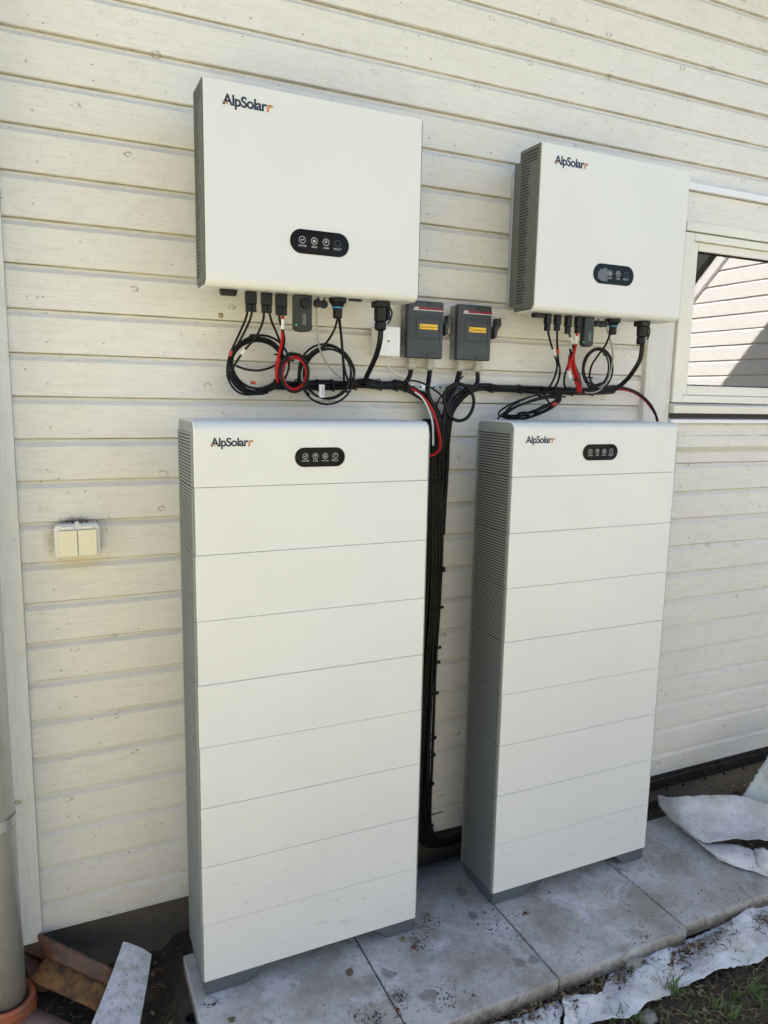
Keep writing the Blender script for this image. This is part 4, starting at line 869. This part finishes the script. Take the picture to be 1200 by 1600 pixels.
run(t, 'B', [(900, 820, -.040), (845, 812, -.052), (760, 802, -.066), (700, 832, -.074), (668, 900, -.076), (680, 980, -.076), (715, 1050, -.074), (775, 1086, -.072), (840, 1070, -.070), (885, 1010, -.068), (902, 930, -.068), (880, 860, -.068), (830, 812, -.070), (770, 800, -.072), (712, 850, -.066), (690, 930, -.056), (672, 1040, -.050)], .0060, 'bundle', 10)
t = thing('thin_cable', 'thin black cable arching over the harness left of the round loop', 'cable', fr('B', 400, 790, -.05))
run(t, 'B', [(340, 800, -.045), (400, 775, -.058), (480, 785, -.064), (560, 825, -.066), (620, 865, -.066), (660, 905, -.066)], .0032); run(t, 'B', [(690, 860, -.062), (650, 890, -.062), (625, 930, -.060), (608, 970, -.055)], .0032)
t = thing('battery_cable', 'red lead with a pale one curving down the bundle behind the left tower corner', 'cable', fr('B', 520, 930, -.07))
run(t, 'B', [(380, 822, -.036), (440, 850, -.044), (495, 892, -.056), (545, 950, -.070), (585, 1020, -.080), (612, 1100, -.088), (630, 1190, -.095), (640, 1250, -.10), (632, 1310, -.11), (595, 1348, -.125), (545, 1362, -.14)], .0052, 'red')
run(t, 'B', [(440, 862, -.046), (490, 900, -.058), (525, 950, -.068), (555, 1020, -.078), (578, 1100, -.085), (584, 1200, -.09), (583, 1280, -.10)], .0034, 'whitecable')
# ---- vertical bundle
VX = [(684, 655), (682, 720), (681, 800), (680, 880), (677, 960), (672, 1040), (668, 1120), (664, 1200), (662, 1255)]
pv = [at(x, y, -.050) for x, y in VX]
pb = [at(664, 1290, -.052), at(676, 1312, -.056), at(700, 1314, -.050), at(726, 1306, -.040)]
vb = thing('cable_harness', 'tall vertical bundle of black cables between the two battery towers', 'cable bundle', pv[-1], 'black cable harnesses')
rr = random.Random(12); NB = 15
last = [Vector((1.6, -.028, .033)), Vector((2.1, -.022, .036)), Vector((2.9, -.022, .034)), Vector((3.9, -.022, .034))]
for k in range(NB):
    ox = -.052+.0105*(k % 8)+rr.uniform(-.002, .002)+(.005 if k > 7 else 0); oy = -.008 if k < 8 else .008; ph = rr.uniform(0, 6); base = []
    for i, p in enumerate(pv): base.append(p+Vector((ox+.003*math.sin(i*1.2+ph), oy+.003*math.sin(i*.9+ph), 0)))
    fx = 1-(ox+.052)/.08
    for j, p in enumerate(pb): base.append(p+Vector((ox*(1-.3*j)-.0, oy+.0, .020*(1-fx)-.010 if j else 0)))
    for p in last: base.append(p+Vector((0, oy*.6, .0058*((k % 8)-3.5))))
    c = MB(); c.tube(spline(base, 7), .0062*rr.uniform(.9, 1.1), 7); c.build('cable', M['bundle'], vb, smooth=True)
# black trunking strip at the left of the bundle
a0, a1 = at(672, 690, -.05), at(656, 1290, -.05)
c = MB(); c.box(a1.x-.088, a1.x-.062, -.055, -.006, .10, a0.z); c.build('trunking', M['bundle'], vb, .004)
for y in (742, 750, 804, 888, 892, 949, 1012, 1035, 1083, 1153, 1180, 1225, 1291, 655):
    xi = next((VX[i][0]+(VX[i+1][0]-VX[i][0])*(y-VX[i][1])/(VX[i+1][1]-VX[i][1]) for i in range(len(VX)-1) if VX[i][1] <= y <= VX[i+1][1]), 662)
    p = at(xi, y, -.050); c = MB(); X1 = p.x+.0285
    c.box(p.x-.062, X1, -.0695, -.0675, p.z-.0022, p.z+.0022); c.box(X1, X1+.002, -.0695, -.030, p.z-.0022, p.z+.0022); c.box(X1+.002, X1+.009, -.060, -.052, p.z-.0035, p.z+.0035); c.build('cable_tie', M['plug'], vb)
p = at(664, 1273, -.05); c = MB(); c.tube([p+Vector((.02, -.01, 0)), p+Vector((.045, -.012, .002)), p+Vector((.072, -.013, .004))], [.0028, .0022, .0014], 6); c.build('cable_tie', M['plug'], vb)
for x in (1.70, 1.95, 2.2, 2.56, 2.66, 2.80, 2.92, 3.05, 3.2, 3.4):
    c = MB(); c.lathe((x, -.022, .035), (1, 0, .1), [(0, .0245), (.004, .0245)], 12, False); c.box(x, x+.006, -.052, -.044, .010, .018); c.build('cable_tie', M['plug'], vb, solid=.0012)
# hanging tag on the left coil
p = fr('A', 667, 662, -.075); c = MB(); c.add([(p.x-.009, -.078, p.z), (p.x+.009, -.078, p.z), (p.x+.009, -.080, p.z-.040), (p.x-.009, -.080, p.z-.041)], [(0, 1, 2, 3)])
tg = thing('cable_tag', 'small white paper tag on the coil under the left inverter', 'tag', p); c.build('paper', M['sleeve'], tg, solid=.0006)
c = MB()
for k in range(6): c.box(p.x-.0005+(k % 2)*.0015, p.x+.006, -.0800, -.0798, p.z-.008-k*.0045, p.z-.0066-k*.0045)
c.build('print', M['isoline'], tg)

# ------------------------------------------------------------------ downpipe
dp = thing('downpipe', 'pale metal downpipe at the left edge, strapped to the corner board', 'drainpipe', (-.101, -.12, 0))
c = MB(); c.tube([(-.101, -.12, -.06), (-.101, -.12, 3.8)], .0515, 40); c.build('pipe', M['pipe'], dp, smooth=True)
sc_ = at(28, 1253, -.03)
c = MB(); zz = at(20, 1290, -.17).z
c.lathe((-.101, -.12, zz-.016), (0, 0, 1), [(0, .0535), (.003, .0535), (.003, .0525), (.029, .0525), (.029, .0535), (.032, .0535)], 40, False); c.build('strap', M['galv'], dp, smooth=False)
c = MB(); c.tube([(-.06, -.085, zz+.016), (sc_.x-.01, -.045, sc_.z-.004), (sc_.x, -.028, sc_.z)], .0022, 8); c.build('strap_pin', M['galv'], dp)
c = MB(); c.lathe((sc_.x, -.0265, sc_.z), (0, -1, 0), [(0, .010), (.0015, .010), (.002, .005), (.006, .004)], 12); c.build('screw', M['zinc'], dp)
c = MB(); c.box(-.125, -.104, -.178, -.171, zz-.024, zz+.024); c.build('clamp', M['galv'], dp, .001)
t = thing('drain_socket', 'orange drain socket with a collar around the foot of the downpipe', 'drain', (-.101, -.12, -.08))
c = MB(); c.lathe((-.101, -.12, -.20), (0, 0, 1), [(0, .066), (.10, .066), (.115, .068), (.130, .0785), (.140, .080), (.143, .078), (.147, .080), (.150, .078), (.168, .0775), (.176, .0765), (.178, .070), (.17, .056), (.15, .054)], 40, False); c.build('collar', M['terra'], t, smooth=True)
c = MB(); c.tube(spline([(-.101, -.12, -.14), (-.06, -.16, -.13), (.0, -.23, -.125), (.09, -.33, -.13)]), [.066]*25, 24); c.build('elbow', M['dusty'], t, smooth=True)

# rusty channel and white board leaning at the plinth
A_ = [gz(62, 1458, .09), gz(71, 1497, .035), gz(47, 1531, -.005), gz(38, 1487, .0)]
B2_ = [gz(184, 1517, .020), gz(178, 1546, -.030), gz(153, 1581, -.062)]; B2_.append(B2_[0]+A_[3]-A_[0])
rc = thing('rusty_channel', 'rusty brown steel channel lying at the plinth beside the downpipe', 'scrap metal', A_[2])
def quad(pts, name, mt, n=6):
    a, b_, c_, d_ = pts; mb = MB(); vs = []
    for i in range(n+1):
        for j in range(n+1):
            u, v = i/n, j/n; q = a.lerp(b_, u).lerp(d_.lerp(c_, u), v); vs.append(q+Vector((1, 1, 1))*.0018*noise.noise(q*25))
    mb.add(vs, [(i*(n+1)+j, (i+1)*(n+1)+j, (i+1)*(n+1)+j+1, i*(n+1)+j+1) for i in range(n) for j in range(n)])
    return mb.build(name, mt, rc, solid=.003, smooth=True)
quad([A_[0], B2_[0], B2_[1], A_[1]], 'upper_flange', M['darksteel']); quad([A_[1], B2_[1], B2_[2], A_[2]], 'rusty_flange', M['rust'])
quad([A_[3], B2_[3], B2_[0], A_[0]], 'back_flange', M['darksteel']); quad([A_[2], B2_[2], B2_[3], A_[3]], 'lower_flange', M['darksteel'])
TL, TR, BL, BR = gz(193, 1473, .085), gz(236, 1493, .055), gz(122, 1650, .005), gz(208, 1650, -.015)
c = MB(); n = 14; vs = []
for i in range(n+1):
    for j in range(5):
        u, v = i/n, j/4; q = TL.lerp(TR, v).lerp(BL.lerp(BR, v), u); q.z += .007*math.sin(v*math.pi)+.002*noise.noise(q*30)-.012*math.sin(u*math.pi); vs.append(q)
c.add(vs, [(i*5+j, (i+1)*5+j, (i+1)*5+j+1, i*5+j+1) for i in range(n) for j in range(4)])
tag(c.build('board_offcut', M['oldboard'], smooth=False, solid=.012), 'grubby white board offcut leaning by the rusty channel', 'board')
# small wooden stake behind the channel
c = MB(); a = gz(63, 1545, -.08); c.box(a.x-.012, a.x+.02, a.y-.008, a.y+.012, -.11, -.035); M['stake'] = leafmat('old_wood', (.20, .13, .07), (.12, .08, .045)); tag(c.build('wood_stake', M['stake'], bevel=.001), 'short wood stake under the rusty channel', 'stake')

# ------------------------------------------------------------------ cloths
def grid_surface(name, rows, mt, label, cat, sub=2, solid=.0016, ns=.004, nf=18, seed=0):
    nu, nv = len(rows), len(rows[0]); P = [[Vector(p) for p in r] for r in rows]
    k = 8; fine = [spline(r, k) for r in P]; cols = list(zip(*fine)); cols = [spline(list(cl), k) for cl in cols]
    vs = []; U, V = len(cols), len(cols[0])
    for a in range(U):
        for b_ in range(V):
            q = cols[a][b_]; vs.append(q+Vector((0, 0, ns*noise.noise(Vector((q.x*nf, q.y*nf, seed)))+ns*.6*noise.noise(Vector((q.x*nf*2.7, q.y*nf*2.7, seed+4)))-ns*.55*abs(noise.noise(Vector((q.x*nf*1.6, q.y*nf*4.1, seed+9)))) )) + (Vector((noise.noise(q*55), noise.noise(q*55+Vector((9, 9, 9))), 0))*.007 if a in (0, U-1) or b_ in (0, V-1) else Vector()))
    c = MB(); c.add(vs, [(a*V+b_, (a+1)*V+b_, (a+1)*V+b_+1, a*V+b_+1) for a in range(U-1) for b_ in range(V-1)])
    o = c.build(name, mt, smooth=True, solid=solid); return tag(o, label, cat) if label else o
# crumpled cloth on the right slab: rows run left-to-right, from the plinth to the front lip
rows = [
 [gz(1030, 1262, .030), gz(1052, 1256, .060), gz(1100, 1248, .088), gz(1150, 1245, .10), gz(1200, 1258, .11), gz(1290, 1268, .12)],
 [gz(1028, 1242, .075), gz(1054, 1246, .105), gz(1100, 1243, .125), gz(1150, 1245, .13), gz(1205, 1257, .13), gz(1300, 1280, .13)],
 [gz(1029, 1254, .062), gz(1062, 1268, .080), gz(1110, 1270, .090), gz(1160, 1278, .085), gz(1210, 1290, .09), gz(1310, 1310, .10)],
 [gz(1044, 1276, .035), gz(1080, 1292, .055), gz(1125, 1298, .062), gz(1170, 1300, .075), gz(1215, 1304, .08), gz(1310, 1325, .09)],
 [gz(1070, 1298, .016), gz(1100, 1316, .035), gz(1135, 1312, .062), gz(1175, 1311, .085), gz(1215, 1316, .085), gz(1310, 1335, .09)],
]
grid_surface('crumpled_cloth', rows, M['cloth'], 'crumpled dirty white geotextile heaped on the slab at the right', 'cloth', ns=.008, nf=11)
rows = [
 [gz(1072, 1299, .012), gz(1104, 1316, .020), gz(1140, 1318, .040), gz(1172, 1326, .045), gz(1180, 1338, .045)],
 [gz(1085, 1310, .008), gz(1110, 1330, .030), gz(1145, 1338, .036), gz(1172, 1345, .030), gz(1184, 1352, .030)],
 [gz(1102, 1326, .005), gz(1125, 1343, .010), gz(1150, 1354, .010), gz(1178, 1361, .010), gz(1205, 1372, .010)],
]
grid_surface('cloth_fold', rows, M['cloth'], 'folded lip of geotextile spilling over the front of the heap', 'cloth', ns=.004, nf=20, seed=3)
rows = [
 [gz(1176, 1330, .030), gz(1190, 1326, .065), gz(1215, 1330, .07), gz(1260, 1345, .07)],
 [gz(1172, 1345, .012), gz(1192, 1350, .045), gz(1215, 1352, .05), gz(1260, 1365, .05)],
 [gz(1186, 1362, .004), gz(1196, 1368, .004), gz(1215, 1372, .006), gz(1260, 1385, .006)],
]
grid_surface('cloth_corner', rows, M['cloth'], 'turned-up cloth corner at the right edge below the heap', 'cloth', ns=.006, nf=22, seed=7)
rows = [[gz(1160, 1244, .10), gz(1178, 1215, .16), gz(1200, 1180, .22), gz(1230, 1130, .30)], [gz(1180, 1255, .09), gz(1205, 1235, .13), gz(1230, 1210, .19), gz(1260, 1160, .26)], [gz(1210, 1270, .08), gz(1240, 1255, .11), gz(1270, 1235, .15), gz(1300, 1200, .2)]]
M['cloth3'] = cloth('greenish_geotextile', (.50, .54, .49)); grid_surface('cloth_sheet', rows, M['cloth3'], 'pale green-grey sheet propped against the plinth at the right edge', 'cloth', ns=.003, nf=14, seed=5)
# leaf litter inside the fold
# strip of white geotextile in front of the slabs
E1 = [(878, 1553), (905, 1553), (935, 1552), (955, 1520), (990, 1500), (1030, 1484), (1070, 1470), (1120, 1448), (1160, 1425), (1210, 1395), (1290, 1350)]
E2 = [(884, 1600), (905, 1603), (940, 1594), (985, 1586), (1010, 1568), (1040, 1556), (1080, 1536), (1120, 1516), (1165, 1508), (1220, 1485), (1320, 1440)]
rows = [[gz(a[0]+(b_[0]-a[0])*s, a[1]+(b_[1]-a[1])*s, -.048+.012*math.sin(s*3+a[0]*.05)+.005*math.sin(a[0]*.11)) for s in (0, .33, .66, 1)] for a, b_ in zip(E1, E2)]
grid_surface('geotextile_strip', rows, M['cloth2'], 'white geotextile strip lying between the slab edge and the soil', 'cloth', ns=.009, nf=15, seed=11, solid=.0012)
rows = [[gz(x, y, -.050) for x, y in r] for r in ([(862, 1568), (872, 1562), (882, 1575)], [(800, 1592), (830, 1596), (874, 1600)], [(740, 1612), (780, 1625), (860, 1640)])]
grid_surface('geotextile_strip', rows, M['cloth2'], 'small torn white geotextile piece at the bottom edge of the photo', 'cloth', ns=.006, nf=18, seed=2, solid=.0025)

# ------------------------------------------------------------------ stones, leaves, litter, grass
def stone(px, py, z, r, mt, label, seed, flat=.7):
    rr = random.Random(seed); bm = bmesh.new(); bmesh.ops.create_icosphere(bm, subdivisions=3, radius=r)
    p0 = gz(px, py, z)
    for v in bm.verts:
        n_ = v.co.normalized(); k = 1+.55*noise.noise(n_*1.7+Vector((seed, 0, 0)))+.22*noise.noise(n_*5+Vector((0, seed, 0))); v.co = Vector((v.co.x*k*1.1, v.co.y*k*.9, v.co.z*k*flat))+p0+Vector((0, 0, r*flat*.6))
    me = bpy.data.meshes.new('stone'); bm.to_mesh(me); bm.free(); me.materials.append(mt)
    for p in me.polygons: p.use_smooth = True
    o = bpy.data.objects.new('stone', me); COL.objects.link(o); return tag(o, label, 'stone')
stone(546, 1521, 0, .0105, M['mossstone'], 'mossy brown stone on the slab in front of the left tower', 3)
stone(985, 1508, -.055, .032, M['stone'], 'grey stone at the slab edge on the geotextile strip', 8, .62)
stone(1012, 1592, -.075, .028, M['stone'], 'flat grey stone in the soil below the geotextile strip', 12, .4)
stone(362, 1594, -.0, .0085, M['mossstone'], 'tiny reddish stone at the front edge of the left slab', 17, .5)
def leaf(px, py, z, L, ang, mt, label, stem=True, curl=.3):
    p0 = gz(px, py, z); c = MB(); n = 8; vs = []
    ca, sa = math.cos(ang), math.sin(ang)
    for i in range(n+1):
        u = i/n; wv = L*.28*math.sin(math.pi*u**.8)
        for s_ in (-1, 0, 1):
            a, b_ = (u-.5)*L, s_*wv; vs.append((p0.x+a*ca-b_*sa, p0.y+a*sa+b_*ca, p0.z+.0025+abs(s_)*wv*curl+.003*math.sin(u*4)))
    c.add(vs, [(i*3+j, (i+1)*3+j, (i+1)*3+j+1, i*3+j+1) for i in range(n) for j in (0, 1)])
    if stem: c.tube([Vector((p0.x-L*.5*ca, p0.y-L*.5*sa, p0.z+.004)), Vector((p0.x-L*.95*ca, p0.y-L*.85*sa, p0.z+.002))], .0006, 5)
    return tag(c.build('fallen_leaf', mt, smooth=True, solid=.0006), label, 'leaf', 'fallen leaves on the slabs')
leaf(820, 1429, 0, .022, 2.9, M['leafred'], 'russet leaf on the slab beside the joint at the right tower')
leaf(669, 1431, 0, .020, 1.3, M['leafyel'], 'ochre leaf on the slab just right of the left tower', False, .8)
leaf(622, 1579, 0, .016, .4, M['leafred'], 'small russet leaf lying on the joint at the bottom', False)
leaf(630, 1468, 0, .024, .9, M['leafyel'], 'curled ochre leaf beside the left tower foot', False, .5)
leaf(645, 1482, 0, .022, 2.1, M['leafred'], 'dark curled leaf on the stain by the left tower foot', False, .5)
# twig and grit on the slabs (uncountable)
rr = random.Random(31); c = MB()
for i in range(420):
    x = rr.uniform(.42, 2.4); y = rr.uniform(-.72, -.2)
    if rr.random() < .5: y = -.72+abs(rr.gauss(0, .10)); 
    if rr.random() < .3: y = -.40+rr.gauss(0, .05)
    if y > -.2 or y < -.735: continue
    s = rr.uniform(.0006, .0022); p0 = Vector((x, y, .0006+s*.3)); a = rr.uniform(0, 3.14)
    if rr.random() < .15: c.tube([p0, p0+Vector((math.cos(a), math.sin(a), 0))*rr.uniform(.006, .02)], .0005, 4)
    else: c.lathe(p0-Vector((0, 0, s*.4)), (rr.uniform(-.5, .5), rr.uniform(-.5, .5), 1), [(0, s*.8), (s*.6, s), (s*1.1, s*.4)], 5)
for px, py, sg, n in ((668, 1442, .022, 60), (655, 1470, .020, 70), (625, 1560, .014, 60), (590, 1590, .02, 60), (700, 1560, .03, 70), (840, 1392, .03, 60), (790, 1440, .05, 70), (980, 1340, .03, 40), (1010, 1470, .03, 50), (560, 1585, .02, 30), (330, 1570, .015, 25)):
    g0 = gz(px, py, 0)
    for i in range(n):
        x = g0.x+rr.gauss(0, sg); y = g0.y+rr.gauss(0, sg)
        if not (-.735 < y < -.2 and x > .41): continue
        s = abs(rr.gauss(0, .0014))+.0005; p0 = Vector((x, y, .0004+s*.3)); a = rr.uniform(0, 3.14)
        if rr.random() < .2: c.tube([p0, p0+Vector((math.cos(a), math.sin(a), 0))*rr.uniform(.006, .024)], .0006, 4)
        else: c.lathe(p0-Vector((0, 0, s*.4)), (rr.uniform(-.5, .5), rr.uniform(-.5, .5), 1), [(0, s*.8), (s*.6, s), (s*1.1, s*.4)], 5)
tag(c.build('grit', M['litter']), 'crumbs of soil and bits of twig scattered over the slabs', 'grit', kind='stuff')
# litter: along the slab front edge, behind the slabs, left pit, inside the cloth heap
c = MB(); c.cur = 0
def bit(p0, s, rr):
    a = rr.uniform(0, 6.28); e_ = rr.uniform(-.6, .6); u = Vector((math.cos(a), math.sin(a), e_))*s; v = Vector((-math.sin(a), math.cos(a), rr.uniform(-.7, .7)))*s*rr.uniform(.15, .6)
    c.cur = 1 if rr.random() < .16 else 0
    c.add([p0-u, p0+v, p0+u+Vector((0, 0, s*.3)), p0-v], [(0, 1, 2), (0, 2, 3)])
def stem(p0, L, rr, r=.0007):
    a = rr.uniform(0, 6.28); d = Vector((math.cos(a), math.sin(a), rr.uniform(-.1, .5)))*L; c.cur = 1 if rr.random() < .3 else 0
    c.tube([p0, p0+d*.5+Vector((0, 0, L*.12)), p0+d], r, 4)
rr = random.Random(77)
for i in range(5200):
    k = rr.random()
    if k < .52:
        x = rr.uniform(.9, 2.6); y = -.745-abs(rr.gauss(0, .030)); z = -.052+rr.uniform(-.006, .012)
        dens = .5+.8*noise.noise(Vector((x*6, 1, 0)))
        if rr.random() > dens+.25: continue
    elif k < .74: x = rr.uniform(-.15, .42); y = rr.uniform(-.45, -.02); z = gh(x, y)+rr.uniform(0, .012)
    elif k < .88: x = rr.uniform(1.2, 3.2); y = -.17+rr.gauss(0, .05); z = -.045+rr.uniform(0, .02)
    else: x = rr.uniform(2.5, 2.9); y = rr.uniform(-.45, -.12); z = rr.uniform(-.02, .03)
    if y > -.01: continue
    p0 = Vector((x, y, z)); bit(p0, rr.uniform(.003, .012), rr) if rr.random() < .6 else stem(p0, rr.uniform(.012, .045), rr)
# in the pocket of the cloth
for i in range(120):
    p0 = gz(rr.uniform(1160, 1200), rr.uniform(1316, 1338), .035); bit(p0, rr.uniform(.005, .014), rr)
for sx in (.9205, 1.4255, 1.959):
    for i in range(90):
        y = -.20-.54*rr.random()**.6; p0 = Vector((sx+rr.gauss(0, .003 if rr.random() < .7 else .009), y, .0012)); bit(p0, rr.uniform(.0012, .0045), rr)
tag(c.build('leaf_litter', [M['litter'], M['straw']]), 'dead leaves, needles and straw along the slab edge and plinth', 'litter', kind='stuff')
# soil clods and straw in the right foreground + grass
c = MB(); rr = random.Random(55)
for i in range(5000):
    x = rr.uniform(1.2, 3.3); y = -.86-abs(rr.gauss(0, .22)); z = gh(x, y)
    if rr.random() < .55: stem(Vector((x, y, z+.004)), rr.uniform(.015, .06), rr, .0008)
    else: bit(Vector((x, y, z+.004)), rr.uniform(.004, .012), rr)
tag(c.build('straw', [M['litter'], M['straw']]), 'dry straw and moss bits on the soil at the bottom right', 'straw', kind='stuff')
c = MB(); rr = random.Random(90)
def blade(p0, L, a, lean, w=.0016):
    d = Vector((math.cos(a), math.sin(a), 0)); s_ = Vector((-d.y, d.x, 0)); vs = []; n = 5
    for i in range(n+1):
        u = i/n; q = p0+d*(lean*L*u*u)+Vector((0, 0, L*(u-.35*lean*u*u))); ww = w*(1-u**2)+.0001; vs += [q-s_*ww, q+s_*ww+Vector((0, 0, .0004))]
    c.add(vs, [(2*i, 2*i+1, 2*i+3, 2*i+2) for i in range(n)])
tufts = [(1045, 1555, 26, .075), (1058, 1558, 20, .08), (990, 1597, 16, .06), (962, 1600, 10, .05), (1178, 1555, 22, .06), (1150, 1560, 16, .05), (1120, 1575, 20, .045), (1196, 1575, 18, .06), (1140, 1592, 20, .05), (1080, 1590, 12, .04), (1205, 1540, 12, .05)]
for px, py, n, L in tufts:
    g0 = gz(px, py, -.072)
    for i in range(n): blade(g0+Vector((rr.gauss(0, .012), rr.gauss(0, .012), 0)), L*rr.uniform(.4, 1.25), rr.uniform(0, 6.28), rr.uniform(.2, 1.1))
for i in range(800):
    x = rr.uniform(1.3, 3.4); y = -.90-abs(rr.gauss(0, .25)); 
    if noise.noise(Vector((x*3, y*3, 9))) < -.02: continue
    blade(Vector((x, y, gh(x, y))), rr.uniform(.012, .035), rr.uniform(0, 6.28), rr.uniform(.3, 1.3), .0012)
tag(c.build('grass', M['grass']), 'sparse green grass sprouting in the soil at the bottom right', 'grass', kind='stuff')
# black cup-like bit at the left slab corner
c = MB(); p_ = gz(300, 1596, -.06); c.lathe(p_-Vector((0, 0, .02)), (0, 0, 1), [(0, .02), (.03, .022), (.031, .018), (.01, .016)], 16); tag(c.build('pipe_stub', M['felt']), 'black pipe stub in the pit beside the left slab', 'pipe')
# rust-brown plug of dried sap / hole on the boards
c = MB(); p_ = at(345, 493, -.001); c.lathe(p_+Vector((0, .002, 0)), (0, -1, 0), [(0, .009), (.003, .008), (.006, .005), (.007, .002)], 12); M['stub'] = leafmat('wood_stub', (.45, .36, .2), (.2, .15, .08)); tag(c.build('wall_peg', M['stub'], smooth=True), 'small round wooden peg in the boards under the left inverter', 'peg')
